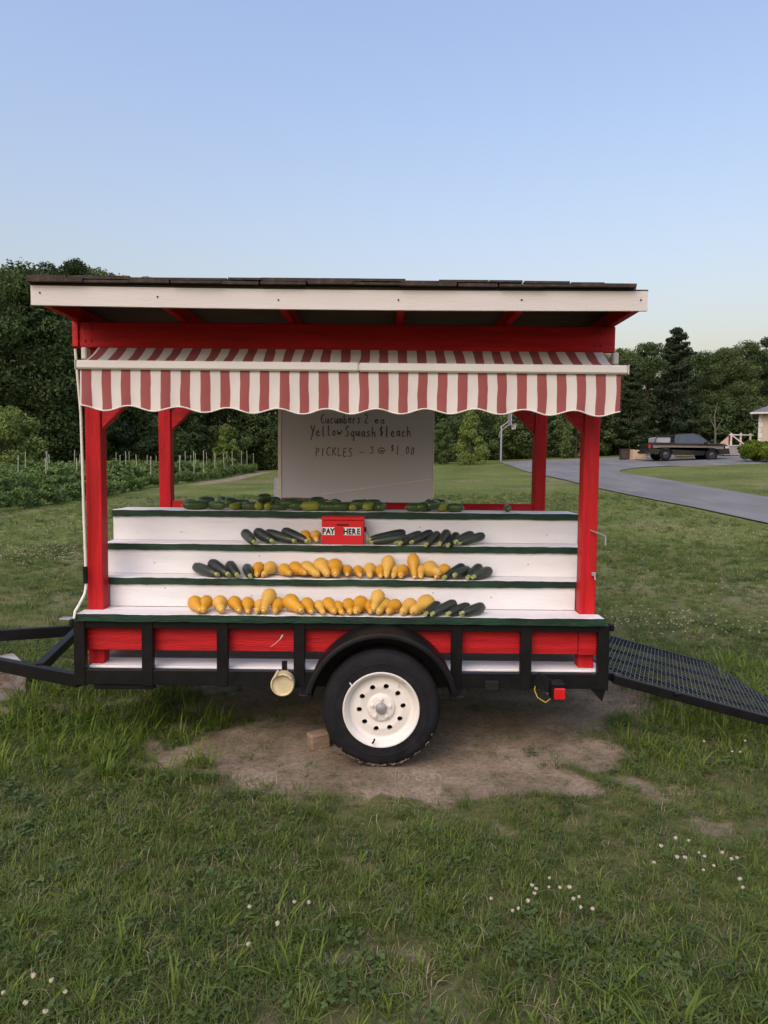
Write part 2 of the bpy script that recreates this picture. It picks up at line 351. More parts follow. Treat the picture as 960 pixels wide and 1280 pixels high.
def ground_mat():
    m = bpy.data.materials.new('lawn_and_soil'); m.use_nodes = True; t = m.node_tree; N = t.nodes; L = t.links
    b = N['Principled BSDF']; b.inputs['Roughness'].default_value = 0.95; b.inputs['Specular IOR Level'].default_value = 0.1
    g = N.new('ShaderNodeNewGeometry'); at_ = N.new('ShaderNodeAttribute'); at_.attribute_name = 'dirt'
    def noise(sc, d=4, ro=0.55):
        n = N.new('ShaderNodeTexNoise'); n.inputs['Scale'].default_value = sc; n.inputs['Detail'].default_value = d; n.inputs['Roughness'].default_value = ro; L.new(g.outputs['Position'], n.inputs['Vector']); return n.outputs['Fac']
    def ramp(f, c, p):
        r = N.new('ShaderNodeValToRGB'); e = r.color_ramp.elements
        e[0].position = p[0]; e[0].color = (*c[0], 1); e[1].position = p[-1]; e[1].color = (*c[-1], 1)
        for cc, pp in list(zip(c, p))[1:-1]:
            k = e.new(pp); k.color = (*cc, 1)
        L.new(f, r.inputs[0]); return r.outputs[0]
    def mix(f, a, bb, mode='MIX'):
        x = N.new('ShaderNodeMix'); x.data_type = 'RGBA'; x.blend_type = mode
        if isinstance(f, float): x.inputs['Factor'].default_value = f
        else: L.new(f, x.inputs['Factor'])
        L.new(a, x.inputs['A']); L.new(bb, x.inputs['B']); return x.outputs['Result']
    gcol = ramp(noise(0.35, 6), [(0.074, 0.098, 0.026), (0.110, 0.138, 0.036), (0.155, 0.162, 0.056)], [0.32, 0.5, 0.7])
    fine = ramp(noise(9, 6, 0.7), [(0.48, 0.50, 0.45), (1, 1, 1), (1.55, 1.45, 1.3)], [0.34, 0.5, 0.66])
    gcol = mix(1.0, gcol, fine, 'MULTIPLY')
    th = ramp(noise(34, 8, 0.75), [(0.045, 0.040, 0.022), (0.095, 0.095, 0.042), (0.16, 0.14, 0.075)], [0.32, 0.5, 0.7])
    sy = N.new('ShaderNodeSeparateXYZ'); L.new(g.outputs['Position'], sy.inputs[0])
    nr = N.new('ShaderNodeMapRange'); nr.inputs['From Min'].default_value = 14; nr.inputs['From Max'].default_value = 5; nr.inputs['To Max'].default_value = 0.75; L.new(sy.outputs['Y'], nr.inputs['Value'])
    gcol = mix(nr.outputs[0], gcol, th)
    soil = ramp(noise(2.2, 8, 0.65), [(0.150, 0.116, 0.080), (0.245, 0.195, 0.140), (0.36, 0.30, 0.22)], [0.3, 0.52, 0.72])
    soil2 = ramp(noise(40, 6, 0.7), [(0.6, 0.58, 0.55), (1, 1, 1), (1.25, 1.22, 1.2)], [0.3, 0.5, 0.7])
    soil = mix(1.0, soil, soil2, 'MULTIPLY')
    nf = noise(16, 6, 0.7)
    ad = N.new('ShaderNodeMath'); ad.operation = 'MULTIPLY_ADD'; ad.inputs[1].default_value = 0.8; ad.inputs[2].default_value = -0.4; L.new(nf, ad.inputs[0])
    sm = N.new('ShaderNodeMath'); sm.operation = 'ADD'; L.new(at_.outputs['Fac'], sm.inputs[0]); L.new(ad.outputs[0], sm.inputs[1])
    mr = N.new('ShaderNodeMapRange'); mr.inputs['From Min'].default_value = 0.25; mr.inputs['From Max'].default_value = 0.6; L.new(sm.outputs[0], mr.inputs['Value'])
    L.new(mix(mr.outputs[0], gcol, soil), b.inputs['Base Color'])
    bp = N.new('ShaderNodeBump'); bp.inputs['Strength'].default_value = 0.7; bp.inputs['Distance'].default_value = 0.02; L.new(noise(30, 8, 0.7), bp.inputs['Height']); L.new(bp.outputs[0], b.inputs['Normal'])
    return m
me = npmesh('ground', V, F, ground_mat())
a = me.attributes.new('dirt', 'FLOAT', 'POINT'); a.data.foreach_set('value', DM.ravel().astype(np.float32))
me.polygons.foreach_set('use_smooth', [True] * len(me.polygons))
ground = tag(link('ground', me), kind='structure')

# driveway: a lane running away on the right that turns into a parking strip
rows = np.concatenate([np.arange(-14, 36, 1.0), np.arange(36, 58.01, 0.4)])
def xl(y): return 8.3 + 0.25 * math.sin(y * 0.13) + max(0, y - 46) * 0.03
def xr(y):
    if y < 38: return 12.3 + 0.15 * math.sin(y * 0.2 + 1)
    if y < 44.5: return 12.3 + 0.15 * math.sin(38 * 0.2 + 1) + 5.5 * (1 - math.sqrt(max(0, 1 - ((y - 38) / 6.5) ** 2)))
    return 17.9 + min(40, (y - 44.4) * 120)
Vd, Fd = [], []; nc = 60
for y in rows:
    a0, b0 = xl(y), xr(y)
    for k in range(nc + 1):
        x = a0 + (b0 - a0) * (k / nc) ** (1.0 if y < 44 else 1.6); Vd.append((x, y, hz(x, y) + 0.035))
for i in range(len(rows) - 1):
    for k in range(nc):
        q = i * (nc + 1) + k; Fd.append((q, q + 1, q + nc + 2, q + nc + 1))
tag(link('driveway', npmesh('driveway', Vd, Fd, ASPH)), kind='structure')

# ------------------------------------------------------------------ utility trailer
TX0, TX1 = -1.736, 1.273          # ends of the bed
TY0, TY1 = 4.10, 5.66             # near and far side
WC = Vector((-0.005, 3.965, 0.352)); WR = 0.318
tr = thing('utility_trailer', (-0.2, 4.88, 0.03), 'black steel utility trailer with white steel wheel, angled tongue and mesh ramp let down', 'trailer')

def side(y, s):
    """one side of the bed; s = +1 when the outer face looks to the camera"""
    yo = y; yi = y + 0.05 * s
    a, b = min(yo, yi), max(yo, yi)
    MB().box(TX0, TX1, a + 0.001, b - 0.001, 0.404, 0.489, 0.003).build('bottom_rail', BLACK, tr)
    MB().box(TX0, TX1, a + 0.002, b - 0.002, 0.727, 0.764, 0.003).build('top_rail', BLACK, tr)
    for x in (-1.704, -1.323, -0.901, -0.469, 0.416, 0.806, 1.241):
        yy = (yo - 0.004 * s, yo + 0.036 * s)
        MB().box(x - 0.0315, x + 0.0315, min(yy), max(yy), 0.398, 0.768, 0.003).build('upright', BLACK, tr)
side(TY0, 1); side(TY1, -1)
for x in (TX0 + 0.03, -0.9, -0.1, 0.6, TX1 - 0.03):
    MB().box(x - 0.025, x + 0.025, TY0 + 0.055, TY1 - 0.055, 0.41, 0.468, 0.002).build('cross_member', BLACK, tr)
MB().box(TX0 + 0.002, TX0 + 0.045, TY0 + 0.055, TY1 - 0.055, 0.725, 0.762, 0.002).build('front_rail', BLACK, tr)
# deck boards; the outermost one is painted white
deck = MB().box(TX0 + 0.06, TX1 - 0.01, TY0 + 0.06, TY0 + 0.245, 0.470, 0.497, 0.003).build('deck_board', WTOP, tr)
tag(deck, 'white painted outer deck board')
y = TY0 + 0.252
while y < TY1 - 0.2:
    MB().box(TX0 + 0.06, TX1 - 0.01, y, y + 0.176, 0.470, 0.495, 0.003).build('deck_board', DECKW, tr); y += 0.183
# small gusset plates and brackets under the rail
MB().box(-1.63, -1.29, TY0 + 0.01, TY0 + 0.05, 0.375, 0.4035, 0.003).build('gusset_plate', BLACK, tr)
MB().box(0.575, 0.655, TY0 - 0.028, TY0 - 0.002, 0.395, 0.452, 0.006).build('marker_light', DARK, tr)
MB().prism([(1.175, 0.402), (1.262, 0.402), (1.245, 0.33)], TY0 + 0.01, TY0 + 0.02).build('gusset_plate', BLACK, tr)
for x in (TX0 - 0.012, TX1 + 0.014):
    MB().box(x - 0.013, x + 0.013, TY0 + 0.0, TY0 + 0.05, 0.735, 0.775, 0.006).build('hinge_lug', BLACK, tr)
MB().box(-1.83, -1.745, 4.13, 4.19, 0.763, 0.771, 0.001).build('tie_plate', GALV, tr)

# wheel
def wheel(cy, s):
    c = Vector((WC.x, cy, WC.z)); P = lambda p: [(r, y * s) for r, y in p]
    prof = [(0.178, 0.055), (0.186, 0.085), (0.200, 0.094), (0.212, 0.0975), (0.2135, 0.0995), (0.217, 0.0995), (0.2185, 0.0982), (0.245, 0.0985), (0.247, 0.1005), (0.251, 0.1005), (0.253, 0.098), (0.278, 0.096), (0.296, 0.089), (0.309, 0.077), (0.3155, 0.066), (0.318, 0.055)]
    gro = []
    for g in (0.042, 0.0, -0.042):
        gro += [(0.3185, g + 0.007), (0.310, g + 0.005), (0.310, g - 0.005), (0.3185, g - 0.007)]
    full = [(r, -y) for r, y in prof] + gro + [(r, y) for r, y in prof[::-1]]
    t = MB().lathe_y(P(full), c, 72)
    # shoulder lugs of the tread
    for k in range(58):
        th = k * 2 * math.pi / 58
        for q in (-1, 1):
            a = c + Vector((math.cos(th) * 0.3025, -0.078 * q, math.sin(th) * 0.304)); b = c + Vector((math.cos(th) * 0.3145, -0.058 * q, math.sin(th) * 0.3145))
            t.bar(a, b, 0.017, 0.010, up=(math.cos(th), 0, math.sin(th)))
    ty = t.build('wheel', RUBBER, tr, 35); tag(ty, 'white steel wheel with round holes in a black tyre')
    # rim: flange, barrel and dished disc with ten round holes
    f = -1.0 * s
    rp = [(0.202, 0.088), (0.206, 0.098), (0.203, 0.103), (0.197, 0.102), (0.193, 0.094), (0.186, 0.088), (0.180, 0.080), (0.176, 0.060), (0.171, 0.052), (0.158, 0.050), (0.150, 0.052)]
    r_ = MB().lathe_y([(r, y * f) for r, y in rp], c, 64)
    r_.build('rim', RIM, ty, 50)
    d = MB(); bm = d.bm; n = 10; r1, r2 = 0.078, 0.150; rh = 0.0148; rm = 0.118
    def P3(u, v, dz=0): # u along the circle at rm, v radial
        r = rm + v; th = u / rm; yy = 0.052 + 0.010 * max(0, 1 - abs(r - 0.115) / 0.04)
        return bm.verts.new((c.x + r * math.cos(th), c.y + f * (yy - dz), c.z + r * math.sin(th)))
    half = math.pi / n * rm
    for k in range(n):
        u0 = (k + 0.15) * 2 * math.pi / n * rm
        ang = sorted([i * 2 * math.pi / 24 for i in range(24)] + [math.atan2(v, u) % (2 * math.pi) for u in (-half, half) for v in (r1 - rm, r2 - rm)])
        inn, outr, bk = [], [], []
        for a_ in ang:
            ca, sa = math.cos(a_), math.sin(a_)
            tt = min(half / abs(ca) if abs(ca) > 1e-6 else 9, ((r2 - rm) if sa > 0 else (rm - r1)) / abs(sa) if abs(sa) > 1e-6 else 9)
            inn.append(P3(u0 + rh * ca, rh * sa)); outr.append(P3(u0 + tt * ca, tt * sa)); bk.append(P3(u0 + rh * ca, rh * sa, 0.02))
        m = len(ang)
        for i in range(m):
            j = (i + 1) % m
            bm.faces.new((inn[i], inn[j], outr[j], outr[i])); bm.faces.new((bk[i], bk[j], inn[j], inn[i]))
    bmesh.ops.remove_doubles(bm, verts=bm.verts, dist=0.0008)
    d.lathe_y([(0.078, 0.052 * f), (0.070, 0.066 * f), (0.062, 0.069 * f), (0.032, 0.069 * f), (0.030, 0.072 * f)], c, 40)
    d.build('wheel_disc', RIM, ty, 40)
    MB().lathe_y([(0.19, 0.02 * f), (0.12, 0.022 * f), (0.001, 0.022 * f)], c, 32).build('drum', DARK, ty)
    MB().lathe_y([(0.032, 0.066 * f), (0.031, 0.080 * f), (0.027, 0.087 * f), (0.015, 0.090 * f), (0.001, 0.091 * f)], c, 24).build('hub_cap', GALV, ty, 40)
    for k in range(5):
        th = k * 2 * math.pi / 5 + 0.3; p = c + Vector((math.cos(th) * 0.05, 0, math.sin(th) * 0.05))
        MB().lathe_y([(0.0105, 0.066 * f), (0.0105, 0.080 * f), (0.006, 0.084 * f), (0.001, 0.084 * f)], p, 6).build('lug_nut', RIM, ty)
    p = c + Vector((-0.045, 0.104 * f, -0.178))
    MB().tube([p, p + Vector((0.006, 0.016 * f, 0.012)), p + Vector((0.012, 0.018 * f, 0.03))], 0.005, 6).build('valve_stem', RUBBER, ty)
    if s == 1: MB().bar(c + Vector((-0.168, 0.1015 * f, 0.148)), c + Vector((-0.158, 0.1015 * f, 0.132)), 0.004, 0.006).build('chalk_mark', STICK, ty)
    # mud on the lower tread and shoulder
    mu = MB(); rr = random.Random(4)
    for k in range(190):
        th = -math.pi / 2 + rr.gauss(0.05, 0.42); r = rr.uniform(0.300, 0.316); yq = f * rr.uniform(0.070, 0.096)
        if r > 0.31: yq = f * rr.uniform(0.05, 0.072)
        p = c + Vector((math.cos(th) * r, yq, math.sin(th) * r)); e = rr.uniform(0.004, 0.012)
        tdir = Vector((-math.sin(th), 0, math.cos(th)))
        mu.tube([p - tdir * e, p, p + tdir * e], [0.001, rr.uniform(0.0018, 0.0045), 0.001], 5)
    mu.build('mud_clods', MUD, ty)['kind'] = 'stuff'
wheel(3.965, 1); wheel(5.80, -1)
MB().tube([(WC.x, 3.99, WC.z), (WC.x, 5.77, WC.z)], 0.028, 10).build('axle', BLACK, tr)
for yy in (4.25, 5.5):
    MB().bar((-0.42, yy, 0.39), (0.41, yy, 0.39), 0.05, 0.03).build('leaf_spring', BLACK, tr)

def fender(y0, y1):
    f = MB(); bm = f.bm; c = (WC.x + 0.002, WC.z + 0.008); n = 28; rings = []
    lip = y0 if y0 < 4.5 else y1; inn = y1 if y0 < 4.5 else y0; sg = 1 if y0 < 4.5 else -1
    sect = [(0.407, inn), (0.412, lip + 0.02 * sg), (0.409, lip + 0.004 * sg), (0.397, lip), (0.384, lip + 0.001 * sg), (0.383, lip + 0.006 * sg), (0.399, lip + 0.009 * sg), (0.402, inn)]
    for i in range(n + 1):
        th = rad(12 + 156 * i / n); rings.append([bm.verts.new((c[0] + r * math.cos(th), yy, c[1] + r * math.sin(th))) for r, yy in sect])
    m = len(sect)
    for i in range(n):
        for k in range(m): bm.faces.new((rings[i][k], rings[i][(k + 1) % m], rings[i + 1][(k + 1) % m], rings[i + 1][k]))
    bm.faces.new(rings[0]); bm.faces.new(rings[-1][::-1])
    fo = f.build('fender', BLACK, tr, 50)
    ip = [(c[0] + 0.4 * math.cos(rad(12 + 156 * i / n)), c[1] + 0.4 * math.sin(rad(12 + 156 * i / n))) for i in range(n + 1)]
    MB().prism(ip, inn - 0.012 * sg, inn - 0.009 * sg).build('inner_panel', BLACK, fo)
    for sx in (-1, 1):
        x = c[0] + sx * 0.405
        MB().box(x - 0.035, x + 0.035, min(lip + 0.02 * sg, inn), max(lip + 0.02 * sg, inn), 0.405, 0.43, 0.004).build('bracket', BLACK, fo)
fender(3.845, 4.094); fender(5.67, 5.92)

# tongue: two channels that meet at the coupler, with a tie between them
tz = 0.425
ton = MB().bar((TX0 + 0.01, 4.15, tz - 0.012), (-3.16, 4.82, tz + 0.01), 0.045, 0.078, bev=0.004).build('tongue', BLACK, tr)
MB().bar((TX0 + 0.01, 5.61, tz - 0.012), (-3.16, 4.94, tz + 0.01), 0.045, 0.078, bev=0.004).build('channel', BLACK, ton)
MB().bar((-2.03, 4.31, tz + 0.010), (-2.21, 5.33, tz + 0.012), 0.05, 0.066, bev=0.004).build('tie_bar', BLACK, ton)
MB().box(-3.36, -3.05, 4.83, 4.93, 0.40, 0.475, 0.012).build('coupler', BLACK, ton)
MB().tube([(-2.98, 4.88, 0.04), (-2.98, 4.88, 0.72)], 0.026, 10).build('jack_post', GALV, ton)
MB().box(-3.05, -2.91, 4.81, 4.95, 0.035, 0.05, 0.004).build('jack_foot', GALV, ton)

# ramp gate let down at the back
rh_z, re_z = 0.452, 0.135; rx0, rx1 = 1.315, 2.52; ry0, ry1 = 4.15, 5.60
def rz_(x): return rh_z + (re_z - rh_z) * (x - rx0) / (rx1 - rx0)
sl = (re_z - rh_z) / (rx1 - rx0)
rg = MB().bar((rx0, ry0, rh_z), (rx1 - 0.05, ry0, rz_(rx1 - 0.05)), 0.045, 0.05, bev=0.004).build('ramp_gate', BLACK, tr)
tag(rg, 'black steel mesh ramp gate let down towards the grass')
MB().bar((rx0, ry1, rh_z), (rx1 - 0.05, ry1, rz_(rx1 - 0.05)), 0.045, 0.05, bev=0.004).build('frame_rail', BLACK, rg)
MB().bar((rx0, ry0 + 0.03, rh_z), (rx0, ry1 - 0.03, rh_z), 0.045, 0.045, bev=0.004).build('frame_rail', BLACK, rg)
arc = []
for k in range(7):
    th = k / 6 * math.pi / 2; arc.append((rx1 - 0.05 + 0.05 * math.sin(th), ry0 + 0.05 - 0.05 * math.cos(th)))
arc += [(x, ry0 + ry1 - yy) for x, yy in arc[::-1]]
MB().tube([(x, yy, rz_(x)) for x, yy in arc], 0.022, 8).build('frame_rail', BLACK, rg, 60)
for yy in (4.52, 4.88, 5.24):
    MB().bar((rx0 + 0.02, yy, rz_(rx0 + 0.02) - 0.018), (rx1 - 0.02, yy, rz_(rx1 - 0.02) - 0.018), 0.03, 0.022).build('stringer', BLACK, rg)
STRAND = mat('worn_ramp_steel', (0.060, 0.062, 0.070), 0.4, 0.5, 20, spec=0.5)
def strand(x0, lean, name, wdt, dz):
    """one strand across the gate, cut to the frame"""
    ya, yb = ry0 + 0.02, ry1 - 0.02; xa, xb = x0, x0 + lean * (yb - ya); lo, hi = rx0 + 0.02, rx1 - 0.02
    def cut(xt): return ya + (xt - xa) / lean
    p, q = (xa, ya), (xb, yb)
    if p[0] < lo: p = (lo, cut(lo))
    if p[0] > hi: p = (hi, cut(hi))
    if q[0] > hi: q = (hi, cut(hi))
    if q[0] < lo: q = (lo, cut(lo))
    if abs(q[1] - p[1]) < 0.05: return
    MB().bar((p[0], p[1], rz_(p[0]) + dz), (q[0], q[1], rz_(q[0]) + dz), wdt, 0.004).build(name, STRAND, rg)
sp_ = 0.0265; lean_ = 0.38; span_ = lean_ * (ry1 - ry0 - 0.04)
x = rx0 - span_
while x < rx1: strand(x, lean_, 'mesh_strand', 0.0042, 0.020); x += sp_
x = rx0
while x < rx1 + span_: strand(x, -lean_, 'mesh_strand', 0.0026, 0.0155); x += sp_ * 2.4
p = Vector((1.66, 4.125, rz_(1.66)))
MB().tube([p, p + Vector((0.0, -0.015, 0.02)), p + Vector((0.03, -0.018, 0.022))], 0.006, 6).build('latch_pin', BLACK, rg)

# tail light
tl = MB().box(0.922, 1.000, 3.965, 4.055, 0.385, 0.475, 0.006).build('tail_light', BLACK, tr); tag(tl, 'square red tail lamp in a black housing')
MB().box(0.936, 0.997, 3.955, 3.968, 0.388, 0.450, 0.004).build('lens', LENS, tl)
MB().bar((0.86, 4.075, 0.47), (0.935, 4.03, 0.44), 0.02, 0.075).build('bracket', BLACK, tl)
wp = [at(672, 849, 4.08), at(668, 862, 4.07), at(672, 872, 4.06), at(682, 878, 4.05), at(690, 872, 4.04), at(684, 866, 4.04)]
MB().tube(wp, 0.0032, 6).build('wire', WIREY, tl, 60)
# cream pipe under the bed, its cap towards the camera
pc = at(353, 856, 4.03)
pp = MB().lathe_y([(0.058, 0.02), (0.058, 0.9)], pc, 28); pp.lathe_y([(0.064, 0.06), (0.066, 0.0), (0.060, -0.006), (0.056, 0.0), (0.054, 0.008), (0.001, 0.009)], pc, 28)
po = pp.build('storage_pipe', TAN, tr, 40); tag(po, 'capped cream plastic pipe slung under the bed')
MB().tube([pc + Vector((0.061 * math.cos(a), -0.008, 0.061 * math.sin(a))) for a in [0.6, 1.0, 1.5, 2.0, 2.4]] + [pc + Vector((-0.02, -0.02, 0.085))], 0.007, 6).build('broken_ring', TAN, po, 60)
for yy in (4.12, 4.7):
    MB().bar(pc + Vector((0, yy - pc.y, 0.05)), pc + Vector((0, yy - pc.y, 0.11)), 0.03, 0.008, up=(0, 1, 0)).build('strap', BLACK, po)

# ------------------------------------------------------------------ produce stand on the trailer
st = thing('produce_stand', (-0.23, 4.88, 0.497), 'red timber produce stand with white stepped shelves, striped awning and flat shingled roof', 'produce stand')
PXL, PXR = -1.694, 1.217
PF, PB = 4.20, 5.50
for x0, x1, yy in ((PXL, PXL + 0.089, PF), (PXR - 0.089, PXR, PF), (PXL + 0.02, PXL + 0.109, PB), (PXR - 0.106, PXR - 0.017, PB)):
    MB().box(x0, x1, yy, yy + 0.089, 0.498, 2.43, 0.004).build('post', REDV, st)
for yy, xa, xb in ((PF + 0.012, PXL + 0.089, PXR - 0.089), (PB + 0.012, PXL + 0.109, PXR - 0.106)):
    z0 = 1.845 if yy < 5 else 1.895
    for xs, s in ((xa, 1), (xb, -1)):
        poly = [(xs, z0), (xs + s * 0.36, z0 + 0.36), (xs + s * 0.36, z0 + 0.44), (xs + s * 0.28, z0 + 0.44), (xs, z0 + 0.125)]
        MB().prism(poly, yy, yy + 0.065).build('knee_brace', RED, st)
MB().box(-1.733, 1.273, 4.155, 4.197, 2.290, 2.432, 0.004).build('header_beam', RED, st)
MB().box(-1.733, -1.70, 4.142, 4.1545, 2.292, 2.432, 0.003).build('beam_end_block', RED, st)
hb0 = [o for o in st.children if o.name.startswith('header_beam')][0]
for x in (-1.665, -1.63, 1.155, 1.19):
    for z in (2.325, 2.395): MB().tube([(x, 4.156, z), (x, 4.151, z)], 0.0045, 7).build('bolt_head', DARK, hb0)
MB().box(-1.69, 1.21, 5.592, 5.632, 2.290, 2.432, 0.004).build('header_beam', RED, st)
for x0 in (PXL + 0.022, PXR - 0.058):
    MB().box(x0, x0 + 0.036, PF + 0.09, PB - 0.002, 2.332, 2.43, 0.004).build('side_beam', RED, st)
MB().box(PXL + 0.11, PXR - 0.107, 5.51, 5.55, 1.322, 1.373, 0.003).build('rear_rail', RED, st)
MB().box(PXL + 0.11, PXR - 0.107, 5.51, 5.55, 0.80, 0.94, 0.003).build('rear_rail', RED, st)
# skirt under the lowest shelf
MB().box(PXL - 0.002, PXR - 0.105, 4.158, 4.197, 0.588, 0.728, 0.003).build('skirt_board', RED, st)
MB().box(PXR - 0.1025, PXR + 0.004, 4.154, 4.197, 0.585, 0.730, 0.003).build('skirt_block', RED, st)
sc = at(350, 799, 4.157)
MB().tube([sc + Vector((-0.055, 0, -0.045)), sc + Vector((-0.03, -0.001, -0.028)), sc + Vector((0.0, -0.001, 0.0))], [0.0008, 0.0012, 0.0012], 5).tube([sc, sc + Vector((0.012, -0.001, 0.018)), sc + Vector((0.016, -0.001, 0.028))], [0.002, 0.005, 0.0015], 6).build('paint_scuff', STICK, st)
for y0, y1 in ((PF + 0.09, PB),):
    for x0 in (PXL - 0.002, PXR - 0.036):
        MB().box(x0 + 0.0, x0 + 0.038, y0, y1, 0.588, 0.728, 0.003).build('skirt_board', RED, st)

# shelves: painted boards, green on the front edge, white risers behind
SH = [(0.812, 4.07, 4.30), (0.985, 4.292, 4.47), (1.170, 4.445, 4.64), (1.360, 4.622, 4.90)]    # top z, front y, back y
XS0, XS1 = -1.712, 1.224
def wavy_edge(x0, x1, yf, z0, z1):
    """front edge painted by hand: its lower and upper border wander a little"""
    b = MB(); n = 120; r = random.Random(int(z1 * 1000)); top, bot = [], []
    e1 = e2 = 0
    for i in range(n + 1):
        x = x0 + (x1 - x0) * i / n; e1 = e1 * 0.8 + r.uniform(-0.0012, 0.0012); e2 = e2 * 0.8 + r.uniform(-0.0016, 0.0016)
        top.append((x, yf, z1 + e1)); bot.append((x, yf, z0 + e2))
    vt = [[b.bm.verts.new((p[0], p[1] + dy, p[2])) for p in q] for q, dy in ((bot, 0), (top, 0), (top, 0.007), (bot, 0.007))]
    for i in range(n):
        for k in range(4): b.bm.faces.new((vt[k][i], vt[k][i + 1], vt[(k + 1) % 4][i + 1], vt[(k + 1) % 4][i]))
    b.bm.faces.new([v[0] for v in vt]); b.bm.faces.new([v[-1] for v in vt][::-1])
    return b
names = ['lowest', 'second', 'third', 'top']
for i, (z, yf, yb) in enumerate(SH):
    x0, x1 = (XS0, XS1 + 0.012) if i == 0 else (XS0 + 0.01, XS1 - 0.004)
    s = MB()
    if i == 0:   # the lowest board is notched round the two front posts
        s.box(x0, x1, yf + 0.006, PF - 0.0015, z - 0.038, z, 0.003); s.box(PXL + 0.091, PXR - 0.091, PF - 0.0015, yb, z - 0.038, z, 0.0)
    else: s.box(x0, x1, yf + 0.006, yb, z - 0.038, z, 0.003)
    so = s.build('shelf', WTOP, st)
    wavy_edge(x0 - 0.001, x1 + 0.001, yf, z - 0.0405, z - 0.002).build('green_edge', GREEN, so)
    if i < 3:
        yn = SH[i + 1][1]
        ra, rb = (PXL + 0.091, PXR - 0.091) if i == 0 else (x0 + 0.002, x1 - 0.002)
        ro = MB().box(ra, rb, yn + 0.012, yn + 0.030, z + 0.0015, SH[i + 1][0] - 0.0395, 0.001).build('riser', WHITE, st)
        rr = random.Random(40 + i)
        for k in range(4):
            x = ra + (rb - ra) * (k + rr.uniform(0.2, 0.8)) / 4; zz = z + rr.uniform(0.05, 0.12)
            MB().tube([(x, yn + 0.0125, zz), (x, yn + 0.0095, zz)], 0.0035, 6).build('screw', MATS['weathered_deck_wood'], ro)
# stepped end supports under the shelves
for x0 in (XS0 + 0.03, -0.24, XS1 - 0.07):
    poly = [(4.335, 0.775), (4.335, 0.944), (4.49, 0.944), (4.49, 1.129), (4.66, 1.129), (4.66, 1.319), (4.88, 1.319), (4.88, 0.775)]
    b = MB(); A = [b.bm.verts.new((x0, yy, z)) for yy, z in poly]; B = [b.bm.verts.new((x0 + 0.038, yy, z)) for yy, z in poly]
    b.bm.faces.new(A); b.bm.faces.new(B[::-1])
    for i in range(8): b.bm.faces.new((A[i], A[(i + 1) % 8], B[(i + 1) % 8], B[i]))
    b.build('shelf_support', WHITE, st)
    MB().box(x0, x0 + 0.038, 4.82, 4.878, 0.498, 0.7735, 0.002).build('support_leg', WHITE, st)

# roof: rafters, dark sheathing, fascia, shingles
RX0, RX1, RY0, RY1 = -1.727, 1.270, 3.670, 5.98
for x in (RX0 + 0.019, -1.115, -0.523, 0.076, 0.675, RX1 - 0.019):
    MB().box(x - 0.019, x + 0.019, RY0 + 0.019, RY1, 2.433, 2.508, 0.003).build('rafter', RED, st)
roof = MB().box(RX0 - 0.008, RX1 + 0.008, RY0 + 0.001, RY1, 2.509, 2.521, 0.0).build('roof', PLYW, st)
fa = MB(); nseg = 24
for yy in (RY0 - 0.001, RY0 + 0.018):
    pass
vt = []
for i in range(nseg + 1):
    u = i / nseg; x = RX0 - 0.006 + (RX1 - RX0 + 0.012) * u; dz = -0.008 * math.sin(u * math.pi)
    vt.append([fa.bm.verts.new(p) for p in ((x, RY0 - 0.002, 2.419 + dz), (x, RY0 - 0.002, 2.513 + dz * 0.9), (x, RY0 + 0.0175, 2.513 + dz * 0.9), (x, RY0 + 0.0175, 2.419 + dz))])
for i in range(nseg):
    for k in range(4): fa.bm.faces.new((vt[i][k], vt[i][(k + 1) % 4], vt[i + 1][(k + 1) % 4], vt[i + 1][k]))
fa.bm.faces.new(vt[0]); fa.bm.faces.new(vt[-1][::-1])
# roof sheathing must clear the fascia
for v in roof.data.vertices:
    if v.co.y + origin(roof).y < RY0 + 0.1: v.co.y += 0.0
fo = fa.build('fascia_board', FASC, st)
for px, py in ((50, 366), (197, 371), (348, 375), (498, 375), (652, 375), (801, 375)):
    p = at(px, py, RY0 - 0.002)
    MB().tube([p, p + Vector((0, -0.004, 0))], 0.0042, 7).build('screw', DARK, fo)
sm_ = []
for v in range(6):
    r = random.Random(60 + v); b = MB(); b.box(0, [0.16, 0.30, 0.22, 0.27, 0.19, 0.24][v], 0, 0.30, 0, [0.010, 0.016, 0.012, 0.020, 0.015, 0.011][v], 0.0)
    me = bpy.data.meshes.new('shingle'); b.bm.to_mesh(me); b.bm.free(); me.materials.append(SHING); sm_.append(me)
rs = random.Random(9); cy = RY0 - 0.03; course = 0
while cy < RY1 - 0.28:
    x = RX0 - 0.012
    while x < RX1 - 0.27:
        o = link('shingle', rs.choice(sm_), roof)
        zz = 2.5225 + (0.011 if course else 0) + course * 0.0052 + rs.uniform(0, 0.005)
        o.location = Vector((x, cy + rs.uniform(-0.006, 0.006), zz)) - origin(roof)
        o.rotation_euler = (rad(-1.3), 0, rs.uniform(-0.01, 0.01)); x += max(v.co.x for v in o.data.vertices) + rs.uniform(-0.01, 0.012)
    cy += 0.14 if course else 0.004; course += 1

